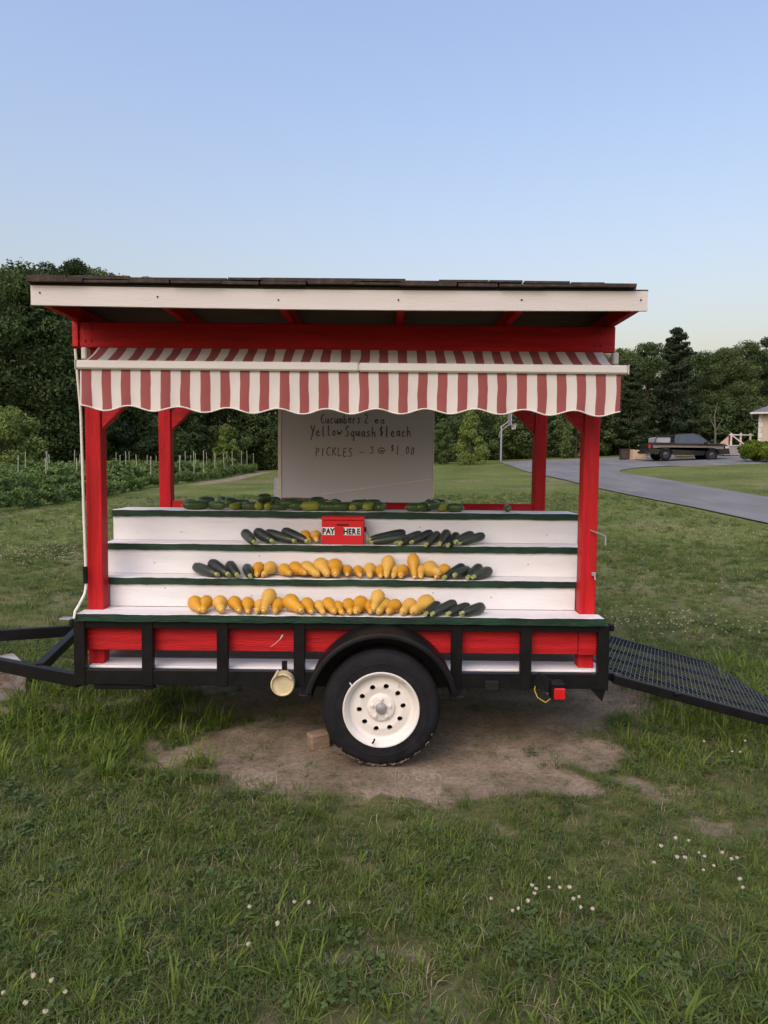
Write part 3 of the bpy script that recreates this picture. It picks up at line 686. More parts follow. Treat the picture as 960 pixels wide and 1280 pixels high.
# awning: cloth, front bar, scalloped valance
AX0, AX1 = -1.605, 1.258
aw = MB(); nu, nv = 220, 10; rows_ = []
for j in range(nv + 1):
    v = j / nv; row = []
    for i in range(nu + 1):
        u = i / nu; x = AX0 + 0.012 + (AX1 - AX0 - 0.06) * u
        z = 2.289 + (2.172 - 2.289) * v - 0.010 * math.sin(v * math.pi) + 0.003 * math.sin(x * 17 + v * 3) * math.sin(v * math.pi)
        row.append(aw.bm.verts.new((x, 4.150 + (3.905 - 4.150) * v, z)))
    rows_.append(row)
for j in range(nv):
    for i in range(nu): aw.bm.faces.new((rows_[j][i], rows_[j][i + 1], rows_[j + 1][i + 1], rows_[j + 1][i]))
awo = aw.build('awning', AWN, st, 80); tag(awo, 'red and cream striped awning with scalloped valance')
va = MB(); nu, nv = 420, 9; rows_ = []
for j in range(nv + 1):
    v = j / nv; row = []
    for i in range(nu + 1):
        u = i / nu; x = AX0 + 0.014 + (AX1 - AX0 - 0.044) * u
        zb = 1.935 + 0.0135 * math.cos(2 * math.pi * (x + 0.045) / 0.258) + 0.004 * math.sin(x * 3.1)
        z = 2.140 + (zb - 2.140) * v
        yy = 3.893 + v * (0.006 * math.sin(x * 11.7) + 0.004 * math.sin(x * 29 + 1.3)) + 0.004 * v * math.sin(x * 61)
        row.append(va.bm.verts.new((x, yy, z)))
    rows_.append(row)
for j in range(nv):
    for i in range(nu): va.bm.faces.new((rows_[j][i], rows_[j][i + 1], rows_[j + 1][i + 1], rows_[j + 1][i]))
edge = [v.co.copy() + Vector((0, -0.001, 0)) for v in rows_[-1]][::2]
va.build('valance', AWN, awo, 80)
MB().tube(edge, 0.0042, 5).build('valance_trim', IVORY, awo, 80)
def capsule(y, z, r, x0, x1):
    b = MB(); return b
fb = MB(); fb.box(AX0, -0.137, 3.872, 3.902, 2.138, 2.184, 0.008); fb.box(-0.1365, AX1, 3.872, 3.902, 2.1375, 2.1835, 0.008)
fb.build('front_bar', IVORY, awo)
for x in (AX0 - 0.005, AX1 + 0.001):
    MB().box(x, x + 0.004, 3.871, 3.903, 2.136, 2.186, 0.001).build('end_cap', IVORY, awo)
MB().tube([(AX0 + 0.01, 4.128, 2.236), (AX1 - 0.04, 4.128, 2.236)], 0.026, 14).build('roller', IVORY, awo, 60)
for x in (AX0 - 0.06, AX1 - 0.012):
    MB().box(x, x + 0.03, 4.09, 4.154, 2.215, 2.282, 0.006).build('bracket', IVORY, awo)
    s = 1 if x < 0 else -1
    MB().bar((x + 0.05 * s, 4.12, 2.22), (x + 0.55 * s, 4.00, 2.175), 0.025, 0.03).bar((x + 0.55 * s, 4.00, 2.175), (x + 0.12 * s, 3.90, 2.160), 0.02, 0.025).build('folding_arm', IVORY, awo)
# crank eye and latch on the right hand post
c0 = at(738, 663, 4.198); c1 = at(757, 670, 4.10); c2 = at(757, 682, 4.08)
MB().tube([c0, c0.lerp(c1, 0.9), c1, c2], 0.0045, 6).build('crank_rod', GALV, st, 60)
c0 = at(742, 718, 4.19)
MB().box(c0.x - 0.012, c0.x + 0.012, 4.178, 4.199, c0.z - 0.008, c0.z + 0.012, 0.003).tube([c0 + Vector((0.004, -0.01, -0.006)), c0 + Vector((0.006, -0.016, -0.03))], 0.004, 6).build('hook_latch', GALV, st)

# ------------------------------------------------------------------ white cord down the left hand post
cp = [at(94, 436, 4.13), at(97, 470, 4.14), at(101, 515, 4.15), at(103, 580, 4.16), at(105, 650, 4.165), at(107, 705, 4.17), at(107.5, 732, 4.17), at(106, 742, 4.165), at(99, 756, 4.12), at(94, 764, 4.065), at(92.5, 773, 4.062)]
co = MB().tube(cp, 0.008, 8).build('power_cord', CORD, None, 60); tag(co, 'white power cord running down beside the left front post', 'cord')
MB().tube([at(106.4, 708, 4.168), at(107.2, 729, 4.168)], 0.0135, 10).build('tape_band', BLACK, co)

# ------------------------------------------------------------------ price board
sg = thing('price_board', (-0.205, 5.44, 1.376), 'grey-white board handwritten with cucumber, squash and pickle prices at the rear rail', 'sign')
b0, b1 = at(352, 628, 5.44), at(540, 627, 5.44)
SX0, SX1, SZ0, SZ1 = b0.x, b1.x, 1.380, 2.24
MB().box(SX0, SX1, 5.44, 5.455, SZ0, SZ1, 0.002).build('panel', BOARD, sg)
MB().box(SX0 - 0.026, SX0 - 0.001, 5.436, 5.458, SZ0 + 0.01, SZ1, 0.002).build('edge_strip', PEEL, sg)
MB().box(SX1 + 0.001, SX1 + 0.010, 5.438, 5.458, SZ0 + 0.02, SZ1, 0.001).build('edge_strip', PEEL, sg)
# torn lower corner: peeled strip and a chipped bottom edge
MB().bar(at(402, 618, 5.436), at(539, 599, 5.436), 0.003, 0.011, up=(0, 0, 1)).build('peeled_strip', PEEL, sg)
ch = MB(); r = random.Random(5); x = SX0
while x < SX0 + 0.42:
    d = r.uniform(0.03, 0.09); hgt_ = r.uniform(0.010, 0.028) * (1 - 0.5 * (x - SX0) / 0.42); ch.box(x, x + d, 5.437, 5.4395, SZ0 + 0.004, SZ0 + 0.004 + hgt_, 0.0); x += d + 0.0005
ch.build('chipped_edge', mat('chipped_board_core', (0.16, 0.12, 0.10), 0.9, 0.3, 30), sg)
# handwriting as marker strokes: polylines in a unit box (x right, y up)
GL = {
 'C': [[(.8, .85), (.5, 1), (.15, .7), (.1, .3), (.4, 0), (.85, .15)]], 'u': [[(.1, .55), (.12, .1), (.45, .05), (.7, .5)], [(.7, .55), (.72, .05), (.9, .02)]],
 'c': [[(.7, .45), (.4, .55), (.12, .25), (.35, .02), (.75, .12)]], 'm': [[(.08, 0), (.1, .52)], [(.1, .4), (.3, .55), (.42, .3), (.42, .02)], [(.42, .4), (.65, .55), (.78, .3), (.8, .02)]],
 'b': [[(.15, 1), (.13, .05)], [(.14, .35), (.5, .5), (.72, .25), (.45, .02), (.14, .1)]], 'e': [[(.12, .28), (.7, .34), (.5, .55), (.18, .45), (.12, .15), (.45, .0), (.78, .12)]],
 'r': [[(.15, 0), (.15, .52)], [(.15, .35), (.4, .55), (.65, .48)]], 's': [[(.65, .48), (.35, .55), (.2, .4), (.6, .2), (.5, .02), (.1, .05)]],
 '2': [[(.15, .8), (.45, 1), (.7, .75), (.3, .3), (.12, .02)], [(.12, .04), (.8, .06)]], 'a': [[(.7, .45), (.4, .55), (.12, .25), (.35, .02), (.65, .2)], [(.7, .55), (.7, .1), (.88, .02)]],
 'h': [[(.15, 1), (.13, 0)], [(.14, .3), (.45, .55), (.65, .35), (.68, 0)]], 'Y': [[(.05, 1), (.4, .5)], [(.85, 1), (.3, .0), (.1, -.4)]],
 'l': [[(.4, 1), (.35, .1), (.6, .02)]], 'o': [[(.45, .55), (.12, .3), (.35, .02), (.7, .22), (.5, .52), (.4, .55)]],
 'w': [[(.05, .52), (.2, .03), (.42, .45), (.62, .03), (.88, .55)]], 'S': [[(.8, .9), (.45, 1), (.15, .75), (.65, .4), (.6, .08), (.1, .05)]],
 'q': [[(.7, .45), (.4, .55), (.12, .3), (.35, .05), (.68, .25)], [(.72, .55), (.68, -.4), (.82, -.3)]], '$': [[(.7, .8), (.3, .85), (.2, .6), (.65, .4), (.6, .15), (.15, .15)], [(.45, 1.05), (.4, -.05)]],
 '1': [[(.5, 1.02), (.42, 0)]], 'P': [[(.15, 0), (.25, .95)], [(.22, .95), (.7, .9), (.65, .55), (.2, .45)]], 'I': [[(.3, 0), (.45, .95)]],
 'K': [[(.15, 0), (.25, .95)], [(.85, .95), (.22, .45)], [(.35, .5), (.75, .02)]], 'L': [[(.25, .95), (.12, .03)], [(.12, .03), (.75, .06)]],
 'E': [[(.25, .95), (.12, .03)], [(.25, .95), (.8, .95)], [(.2, .5), (.65, .52)], [(.12, .03), (.75, .06)]], '-': [[(.1, .45), (.9, .5)]],
 '3': [[(.15, .9), (.7, .92), (.35, .55), (.7, .35), (.5, .02), (.1, .08)]], '@': [[(.6, .5), (.4, .35), (.55, .2), (.7, .5), (.75, .2), (.95, .35), (.8, .75), (.4, .8), (.1, .45), (.3, .05), (.85, .05)]],
 '.': [[(.3, .0), (.42, .04)]], '0': [[(.5, .95), (.15, .5), (.3, .05), (.7, .3), (.75, .75), (.5, .95)]],
}
def write(text, px0, px1, pyb, h, wv, name):
    """one handwritten line between two photo columns of the board; h in photo pixels"""
    A = at(px0, pyb, 5.438); B = at(px1, pyb + (px1 - px0) * 0.01, 5.438); n = len(text); step = (B.x - A.x) / n; hh = h / 170.0; r = random.Random(len(text) + h)
    b = MB()
    for i, chh in enumerate(text):
        if chh == ' ': continue
        ox = A.x + step * i; oz = A.z + (B.z - A.z) * i / n + r.uniform(-0.004, 0.004)
        for stroke in GL[chh]:
            pts = [Vector((ox + p[0] * step * 0.95, 5.4385, oz + p[1] * hh)) for p in stroke]
            if len(pts) > 2:      # soften the corners
                q = [pts[0]]
                for k in range(len(pts) - 1): q += [pts[k].lerp(pts[k + 1], 0.25), pts[k].lerp(pts[k + 1], 0.75)]
                pts = q + [pts[-1]]
            b.tube(pts, [wv * r.uniform(0.75, 1.15) for _ in pts], 5)
    for v in b.bm.verts: v.co.y = 5.4385 + (v.co.y - 5.4385) * 0.2
    return b.build('handwriting', INK, sg)
write('Cucumbers', 401, 452, 529, 12, 0.0042, 'a'); write('2', 455, 462, 529, 12, 0.0042, 'a'); write('ea', 468, 482, 529, 9, 0.0042, 'b')
write('Yellow', 388, 428, 545, 13, 0.0042, 'c'); write('Squash', 431, 471, 546, 13, 0.0042, 'c'); write('$1', 474, 487, 546, 13, 0.0042, 'c'); write('each', 488, 515, 546, 13, 0.0042, 'c')
write('PICKLES', 394, 442, 570, 11, 0.0034, 'd'); write('-', 449, 455, 568, 6, 0.0034, 'd'); write('3', 461, 470, 567, 9, 0.0034, 'd'); write('@', 471, 482, 567, 9, 0.0034, 'd'); write('$', 488, 494, 564, 8, 0.0034, 'd'); write('1.00', 494, 519, 569, 11, 0.0034, 'd')
bk = MB().box(SX0 - 0.06, SX0 + 0.25, 5.462, 5.474, 1.375, 1.55, 0.002)
tag(bk.build('foam_board', mat('blue_white_foam_board', (0.62, 0.68, 0.74), 0.6, 0.06, 8), None), 'pale blue-white board showing behind the lower left of the price board', 'board')

# ------------------------------------------------------------------ cash box
s3 = SH[2][0]
p0 = at(402, 678, 4.462); p1 = at(455, 678, 4.462)
bx0, bx1, bz0 = p0.x, p1.x, s3 + 0.001; bz1 = bz0 + 0.168
pb = thing('cash_box', ((bx0 + bx1) / 2, 4.52, bz0), 'red metal cash box lettered PAY HERE on the third shelf up', 'cash box')
MB().box(bx0, bx1, 4.462, 4.585, bz0, bz1 - 0.022, 0.004).build('body', BOXRED, pb)
MB().box(bx0 - 0.003, bx1 + 0.003, 4.458, 4.589, bz1 - 0.0215, bz1, 0.005).build('lid', BOXRED, pb)
sx = (bx0 + bx1) / 2
MB().box(sx - 0.036, sx + 0.036, 4.4595, 4.463, bz1 - 0.052, bz1 - 0.044, 0.0).build('slot', DARK, pb)
def letter(ch, x, z, h, parent):
    c = bpy.data.curves.new('letter', 'FONT'); c.body = ch; c.size = h * 1.35; c.offset = 0.0022; c.extrude = 0.0006
    t = bpy.data.objects.new('letter', c); COL.objects.link(t)
    me = bpy.data.meshes.new_from_object(t); bpy.data.objects.remove(t); me.name = 'letter'
    co_ = [v.co for v in me.vertices]; xa = min(v.x for v in co_); xb = max(v.x for v in co_)
    for v in me.vertices: v.co = Vector(((v.co.x - (xa + xb) / 2) * 0.78, -v.co.z, v.co.y))
    me.materials.clear(); me.materials.append(LETTER)
    o = link('letter', me, parent); o.location = Vector((x, 4.4595, z)) - origin(parent); return o
for word, xa, xb in (('PAY', bx0 + 0.003, bx0 + 0.078), ('HERE', bx1 - 0.124, bx1 - 0.020)):
    n = len(word); wv = (xb - xa) / n
    for i, chh in enumerate(word):
        x = xa + wv * i
        s = MB().box(x + 0.0004, x + wv - 0.0004, 4.4605, 4.4625, bz0 + 0.058, bz0 + 0.105, 0.0).build('sticker', STICK, pb)
        letter(chh, x + wv / 2, bz0 + 0.064, 0.036, s)
lk = Vector((bx1 + 0.012, 4.50, bz0 + 0.055))
MB().box(lk.x - 0.004, lk.x + 0.014, 4.49, 4.507, lk.z - 0.032, lk.z + 0.010, 0.003).build('padlock', GALV, pb)
MB().tube([lk + Vector((0.000, 0, 0.01)), lk + Vector((0.000, 0, 0.03)), lk + Vector((0.005, 0, 0.036)), lk + Vector((0.010, 0, 0.03)), lk + Vector((0.010, 0, 0.01))], 0.0025, 6).build('shackle', GALV, pb)
MB().box(bx1 + 0.001, bx1 + 0.012, 4.488, 4.512, lk.z + 0.02, lk.z + 0.05, 0.002).build('hasp', DARK, pb)

# ------------------------------------------------------------------ vegetables
def ordinal(i): return ['first', 'second', 'third', 'fourth', 'fifth', 'sixth', 'seventh', 'eighth', 'ninth', 'tenth', 'eleventh', 'twelfth', 'thirteenth', 'fourteenth', 'fifteenth', 'sixteenth', 'seventeenth', 'eighteenth', 'nineteenth', 'twentieth', 'twenty-first', 'twenty-second', 'twenty-third', 'twenty-fourth', 'twenty-fifth', 'twenty-sixth', 'twenty-seventh', 'twenty-eighth', 'twenty-ninth', 'thirtieth'][i]

def body(b, A, B, prof, bend=(0, 0, 0), n=14, ribs=0, rnd=None):
    """a curved lathe from blossom end A to stem end B; prof = [(t, radius)]"""
    A = Vector(A); B = Vector(B); mid = (A + B) / 2 + Vector(bend)
    pts = []
    for t, r in prof: pts.append((A * (1 - t) ** 2 + mid * 2 * t * (1 - t) + B * t * t, r))
    rings = []; ref = Vector((0, 0, 1)) if abs((B - A).normalized().z) < 0.9 else Vector((1, 0, 0))
    for i, (p, r) in enumerate(pts):
        d = (pts[min(i + 1, len(pts) - 1)][0] - pts[max(i - 1, 0)][0]).normalized()
        a = d.cross(ref).normalized(); c = a.cross(d).normalized(); ref = c
        ring = []
        for k in range(n):
            th = k * 2 * math.pi / n; q = r * (1 + (0.035 * math.cos(ribs * th) if ribs else 0))
            ring.append(b.bm.verts.new(p + (a * math.cos(th) + c * math.sin(th)) * q))
        rings.append(ring)
    for i in range(len(rings) - 1):
        for k in range(n): b.bm.faces.new((rings[i][k], rings[i][(k + 1) % n], rings[i + 1][(k + 1) % n], rings[i + 1][k]))
    b.bm.faces.new(rings[0][::-1]); b.bm.faces.new(rings[-1])
    return (pts[-1][0] - pts[-2][0]).normalized()

def squash(px, py, qx, qy, row, i, big=1.0, tall=False):
    z, yf, yb = SH[row]; r = random.Random(row * 100 + i)
    R = 0.0410 * big * r.uniform(0.94, 1.08); rn = R * r.uniform(0.47, 0.60)
    yb_ = yf + (0.125 if row else 0.15) * r.uniform(0.8, 1.0)
    A = at(px, py, yb_); T = at(qx, qy, yf + 0.012)
    A.z = max(A.z, z + R * 1.01); T.z = max(T.z, z + rn * 1.05)
    if not tall: A.z = min(A.z, z + R * 1.25)
    if (T - A).length < 0.085: T = A + (T - A).normalized() * 0.085
    d = (T - A).normalized(); A0 = A - d * R * 0.95; L = (T - A0).length
    k = lambda s: s * R
    prof = [(0.0, k(.12)), (0.03, k(.42)), (0.09, k(.72)), (0.18, k(.93)), (0.28, R), (0.38, k(.97)), (0.48, k(.85)), (0.58, k(.68)), (0.68, (k(.55) + rn) / 2), (0.80, rn), (0.93, rn * 0.92), (0.985, rn * 0.8), (1.0, rn * 0.6)]
    b = MB(); e = body(b, A0, T, prof, bend=(r.uniform(-0.012, 0.012), 0, r.uniform(0, 0.008)), n=16)
    # origin under the bulb
    names_ = {0: 'lowest shelf', 1: 'second lowest shelf', 2: 'third shelf up'}
    look = 'tall upright-leaning' if tall else ('large' if big > 1.15 else ('small' if big < 0.85 else 'plump'))
    where = f'{ordinal(i)} yellow squash from the left on the {names_[row]}' if row < 2 else ('left' if i == 0 else 'right') + ' one of two yellow squash beside the red cash box'
    o = b.build('yellow_squash', SQUASH if r.random() < 0.6 else SQUASH2, None, 60)
    setorigin(o, Vector((A.x, A.y, z)))
    tag(o, f'{look} {where}', 'squash', 'yellow squash laid along the shelves')
    s = MB(); s.tube([T - e * 0.004, T + e * 0.008, T + e * 0.013], [rn * 0.62, rn * 0.5, rn * 0.42], 7); s.build('stem', SQSTEM, o, 50)

def setorigin(o, p):
    for v in o.data.vertices: v.co -= p
    o.location = p

def zuke(px, py, qx, qy, row, i, R=0.027, curve=0.0, pale=False, back=None):
    z, yf, yb = SH[row]; r = random.Random(row * 50 + i + 7); R *= r.uniform(0.94, 1.07)
    ybk = yf + (0.12 if back is None else back)
    A = at(px, py, ybk); T = at(qx, qy, yf + 0.005 if qy - py > 3 else yf + 0.06)
    A.z = max(A.z, z + R); A.z = min(A.z, z + R * 2.6); T.z = max(T.z, z + R * 0.75 if T.y > yf else z - 0.01)
    if (T - A).length < 0.14: T = A + (T - A).normalized() * 0.14
    k = lambda s: s * R
    d = (T - A).normalized(); A0 = A - d * R * 0.8
    prof = [(0, k(.18)), (.025, k(.55)), (.07, k(.82)), (.15, k(.97)), (.3, R), (.5, k(.97)), (.7, k(.9)), (.85, k(.8)), (.94, k(.68)), (1.0, k(.5))]
    b = MB(); e = body(b, A0, T, prof, bend=(curve, 0, abs(curve) * 0.3), n=16, ribs=6)
    o = b.build('zucchini', ZUCC2 if pale else ZUCC, None, 60); setorigin(o, Vector((A.x, A.y, z)))
    s = MB(); s.tube([T - e * 0.003, T + e * 0.012, T + e * 0.022], [k(.46), k(.36), k(.42)], 6); s.build('stem', ZSTEM, o, 40)
    return o

# lowest shelf
L0 = [(244, 756, 250, 763), (258.7, 751, 254, 768), (276, 754, 277, 766), (292.5, 753, 299, 763), (310.6, 754, 310, 767), (324, 757, 321, 764), (337.5, 744, 330, 765), (348.7, 755, 344, 767), (362.5, 752, 376, 766), (382.5, 755, 389, 765), (399, 759, 404, 767), (410, 758, 418, 765), (422.5, 759, 427.5, 766), (435, 758, 437.5, 768), (450, 755, 445, 766), (461.5, 757, 463, 765), (473, 745, 467, 761), (482, 756, 473, 767), (495, 758, 485.5, 765), (513, 757, 503, 766), (533, 756, 515.5, 769)]
for i, q in enumerate(L0):
    squash(*q, 0, i, big=(1.2 if i in (8, 14, 20) else 0.8 if i in (5, 10, 12, 15) else 1.0), tall=i in (6, 16))
ZL = ['straight dark', 'dark', 'short dark', 'curled dark']
for i, q in enumerate([(546, 757, 534, 766), (566, 755, 542, 769), (583, 759, 562, 770), (598, 762, 579, 766)]):
    o = zuke(*q, 0, i, R=0.031, curve=(0.05 if i == 3 else 0.0))
    tag(o, f'{["slim dark", "long dark", "medium dark", "curled grey-green"][i]} zucchini, {ordinal(i)} of the four right of the squash on the lowest shelf', 'zucchini', 'zucchini laid on the shelves')
# second shelf
for i, q in enumerate([(246, 709, 270, 718), (266, 705, 284, 725), (288, 707, 295.6, 720), (309, 710, 312, 719)]):
    o = zuke(*q, 1, i, R=0.034 if i < 3 else 0.031)
    tag(o, f'dark zucchini left of the squash on the second lowest shelf, {ordinal(i)} from the left', 'zucchini', 'zucchini laid on the shelves')
L1 = [(323, 710, 321, 721), (337.5, 709, 329, 720), (354.4, 712, 362, 717), (367.5, 710, 381, 716), (383, 709, 397, 719), (400, 707, 409, 720), (418, 709, 419, 719), (434, 712, 434, 718), (447.5, 712, 450, 719), (463, 711, 462.4, 722), (475.7, 713, 475.7, 720), (485.4, 702, 482.8, 723), (494, 713, 491.6, 722), (505, 713, 501, 724), (517, 699, 518, 725), (526, 713, 526, 722), (538.5, 712, 548, 716), (557, 711, 545, 723)]
for i, q in enumerate(L1):
    squash(*q, 1, i, big=(1.15 if i in (5, 6, 16) else 0.8 if i in (7, 8, 10, 12, 15) else 0.95), tall=i in (11, 14))
for i, q in enumerate([(577, 709, 557, 723), (583, 713, 570, 718), (598, 710, 586, 722), (610, 714, 593, 723)]):
    o = zuke(*q, 1, 10 + i, R=0.030, pale=i == 3)
    tag(o, f'{["long dark", "short dark", "dark", "dull grey-green"][i]} zucchini, {ordinal(i)} of four right of the squash on the second lowest shelf', 'zucchini', 'zucchini laid on the shelves')
# third shelf
for i, q in enumerate([(307, 667, 315, 680), (323, 666, 338, 677), (336, 667, 366, 676), (357, 665, 382, 680)]):
    o = zuke(*q, 2, 20 + i, R=0.032 if i else 0.034, pale=i in (0,), back=0.10)
    tag(o, f'{["stout grey-green", "short dark", "long green", "long dark"][i]} zucchini, {ordinal(i)} left of the red cash box counting from the left', 'zucchini', 'zucchini laid on the shelves')
squash(382, 669, 386, 676, 2, 0, 0.9); squash(395, 670, 395.6, 675, 2, 1, 0.9)
for i, q in enumerate([(503, 666, 463, 674), (505, 672, 466, 680), (524, 668, 497, 679), (518, 672, 504, 680), (537, 667, 516, 677), (546, 669, 536, 678), (558, 667, 552, 676), (570, 670, 563, 680), (588, 669, 572, 676), (602, 670, 576, 680)]):
    o = zuke(*q, 2, 30 + i, R=0.0285, pale=i in (2, 9), back=0.10 if i != 1 else 0.05)
    tag(o, f'{"grey-green" if i in (2, 9) else "dark"} zucchini right of the red cash box, {ordinal(i)} from the box', 'zucchini', 'zucchini laid on the shelves')
# cucumbers on the top shelf
CK = [(245, 634, 25, 0), (271, 632, 160, 0), (288, 631, 35, 0), (295, 635, 70, 1), (306, 634, 120, 0), (316, 637, 20, 0), (325, 634, 80, 1), (330, 626, 60, 0), (336, 634, 85, 1), (350, 634, 20, 0), (360, 633, 150, 0), (373, 636, 30, 0), (388, 634, 15, 1), (402, 636, 160, 0), (413, 633, 10, 0), (427, 635, 20, 0), (443, 636, 70, 1), (450, 633, 150, 0), (460, 636, 60, 1), (470, 634, 130, 0), (476, 637, 75, 0), (517, 636, 15, 0), (531, 636, 50, 0), (542, 634, 20, 0), (554, 636, 35, 1), (569, 637, 170, 0), (634, 639, 88, 0)]
CK2 = [(238, 150, 0), (258, 30, 0), (279, 100, 0), (302, 20, 0), (343, 140, 0), (365, 70, 0), (380, 160, 0), (396, 35, 0), (420, 120, 0), (436, 20, 0), (455, 80, 0), (466, 15, 0), (523, 130, 0), (536, 75, 0), (548, 150, 0), (561, 25, 0)]
z4, yf4, yb4 = SH[3]
for i, (px, py, ang, yel) in enumerate(CK + [(a_, 633, b_, c_) for a_, b_, c_ in CK2]):
    r = random.Random(300 + i); R = 0.029 * r.uniform(0.85, 1.15); hl = 0.056 * r.uniform(0.9, 1.2)
    if i == 0: hl = 0.085
    yy = yf4 + 0.045 + r.uniform(0, 0.05) + hl * abs(math.sin(rad(ang))) * 0.6
    if i in (6, 7, 8): yy = yf4 + 0.085
    if i > 26: yy = yf4 + 0.175 + r.uniform(-0.01, 0.015); hl = min(hl, 0.055)
    c = at(px, py, yy); c.z = z4 + R if i != 7 else z4 + R * 2.55
    if i in (2, 10, 17, 23): c.z += 0.016; ang += 40
    if i > 26 and i % 3: c.z += 0.020
    if i == 26: R = 0.024
    d = Vector((math.cos(rad(ang)), math.sin(rad(ang)), 0)) * hl
    k = lambda s: s * R
    prof = [(0, k(.2)), (.04, k(.6)), (.12, k(.86)), (.3, R), (.55, R), (.8, k(.9)), (.92, k(.68)), (.98, k(.4)), (1, k(.15))]
    b = MB(); body(b, c + d, c - d, prof, bend=(0, r.uniform(-0.012, 0.012), 0), n=12, ribs=5)
    o = b.build('cucumber', CUKE2 if yel else CUKE, None, 60); setorigin(o, Vector((c.x, c.y, z4)))
    lab = f'{"yellowing" if yel else "dark green"} pickling cucumber, {ordinal(min(i, 29))} from the left on the top shelf'
    if i > 26: lab = f'dark green pickling cucumber, {ordinal(i - 27)} from the left in the back row of the top shelf'
    elif i < 26: lab = lab.replace('on the top shelf', 'in the front row of the top shelf')
    if i == 26: lab = 'lone small cucumber end-on near the right end of the top shelf'
    if i == 7: lab = 'dark cucumber perched on top of others on the top shelf, eighth from left'
    tag(o, lab, 'cucumber', 'cucumbers along the top shelf')
    MB().tube([c - d * 0.99, c - d * 1.08], [R * 0.2, R * 0.16], 6).build('stem', ZSTEM, o)

# ------------------------------------------------------------------ blocks on the ground
ck = at(399, 931, 4.14)
wb = MB(); wb.box(-0.058, 0.058, -0.045, 0.045, 0, 0.095, 0.010)
for v in wb.bm.verts: v.co += Vector((0.003, 0.004, 0.003)) * math.sin(v.co.x * 90 + v.co.y * 40)
wo_ = wb.build('timber_block', WOODB, None); wo_.location = (ck.x - 0.005, 4.19, hz(ck.x, 4.19) - 0.02); wo_.rotation_euler = (0.05, -0.10, 0.42)
tag(wo_, 'tan timber block chocking the trailer wheel', 'wheel chock')
cb = MB(); cb.box(-0.20, 0.20, -0.20, -0.165, 0, 0.19, 0.006); cb.box(-0.20, 0.20, 0.165, 0.20, 0, 0.19, 0.006)
for x in (-0.20, -0.0175, 0.165): cb.box(x, x + 0.035, -0.1645, 0.1645, 0, 0.188, 0.005)
cb.box(-0.206, 0.206, -0.206, 0.206, 0.1905, 0.225, 0.008)
bo = cb.build('concrete_block', CONC, None); q = at(8, 862, 4.95)
bo.location = (-2.72, 5.02, hz(-2.72, 5.0) - 0.01); bo.rotation_euler[2] = rad(38)
tag(bo, 'hollow concrete block with a flat grey cap under the trailer tongue at left', 'block')

# ------------------------------------------------------------------ trees and shrubs
LEAF_D = leafmat('wood_leaves_dark', (0.018, 0.036, 0.013), (0.105, 0.150, 0.048), 0.30)
LEAF_M = leafmat('wood_leaves_mid', (0.032, 0.062, 0.018), (0.125, 0.180, 0.055), 0.35)
LEAF_L = leafmat('light_leaves', (0.11, 0.165, 0.036), (0.19, 0.25, 0.065), 0.6)
LEAF_P = leafmat('pine_needles', (0.016, 0.030, 0.014), (0.045, 0.068, 0.030), 0.4)
LEAF_C = leafmat('crop_leaves', (0.075, 0.135, 0.034), (0.155, 0.225, 0.066), 0.8)
HEDGE = leafmat('hedge_leaves', (0.085, 0.13, 0.012), (0.16, 0.21, 0.024), 1.5)

def leaves(C, Rr, n, size, rng, flat=0.0, shell=(0.62, 1.06), squash_=0.8):
    """leaf faces spread through ball-shaped clumps; C centres, Rr radii, n faces for each clump"""
    idx = np.repeat(np.arange(len(C)), n); N_ = len(idx)
    d = rng.normal(size=(N_, 3)); d /= np.linalg.norm(d, axis=1)[:, None]
    rr = rng.uniform(shell[0], shell[1], N_)[:, None] * Rr[idx][:, None]
    # knobbly outline
    rr = rr * (1 + 0.16 * np.sin(d[:, :1] * 7 + idx[:, None]) * np.sin(d[:, 2:] * 6 + idx[:, None] * 2))
    P = C[idx] + d * rr * np.array([1, 1, squash_])
    nrm = d + rng.normal(size=(N_, 3)) * 0.75 + np.array([0, 0, flat]); nrm /= np.linalg.norm(nrm, axis=1)[:, None]
    t = rng.normal(size=(N_, 3)); t -= nrm * (t * nrm).sum(1)[:, None]; t /= np.linalg.norm(t, axis=1)[:, None]
    b = np.cross(nrm, t); s = (size * rng.uniform(0.55, 1.25, N_))[:, None]
    V = np.stack([P - t * s, P - b * s * 0.55 - t * s * 0.1, P + t * s + nrm * s * 0.25, P + b * s * 0.55 - t * s * 0.1], 1).reshape(-1, 3)
    F = np.arange(N_ * 4).reshape(-1, 4)
    return V, F

def limbs(b, base, top, centres, r0, rng, n=7):
    pts = [Vector(base)]; k = 5
    for i in range(1, k + 1):
        q = Vector(base).lerp(Vector(top), i / k); q += Vector((rng.uniform(-.12, .12), rng.uniform(-.12, .12), 0)) * i * 0.3; pts.append(q)
    b.tube(pts, [r0 * (1 - 0.16 * i) for i in range(k + 1)], n)
    for c in centres:
        c = Vector(c); t = min(0.9, max(0.25, (c.z - base[2]) / max(0.1, top[2] - base[2]) * 0.6)); f = t * k; i0 = int(f); p = pts[i0].lerp(pts[min(k, i0 + 1)], f - i0)
        m = p.lerp(c, 0.5) + Vector((0, 0, 0.12 * (c - p).length))
        b.tube([p, m, c], [r0 * 0.4, r0 * 0.25, r0 * 0.08], 5)

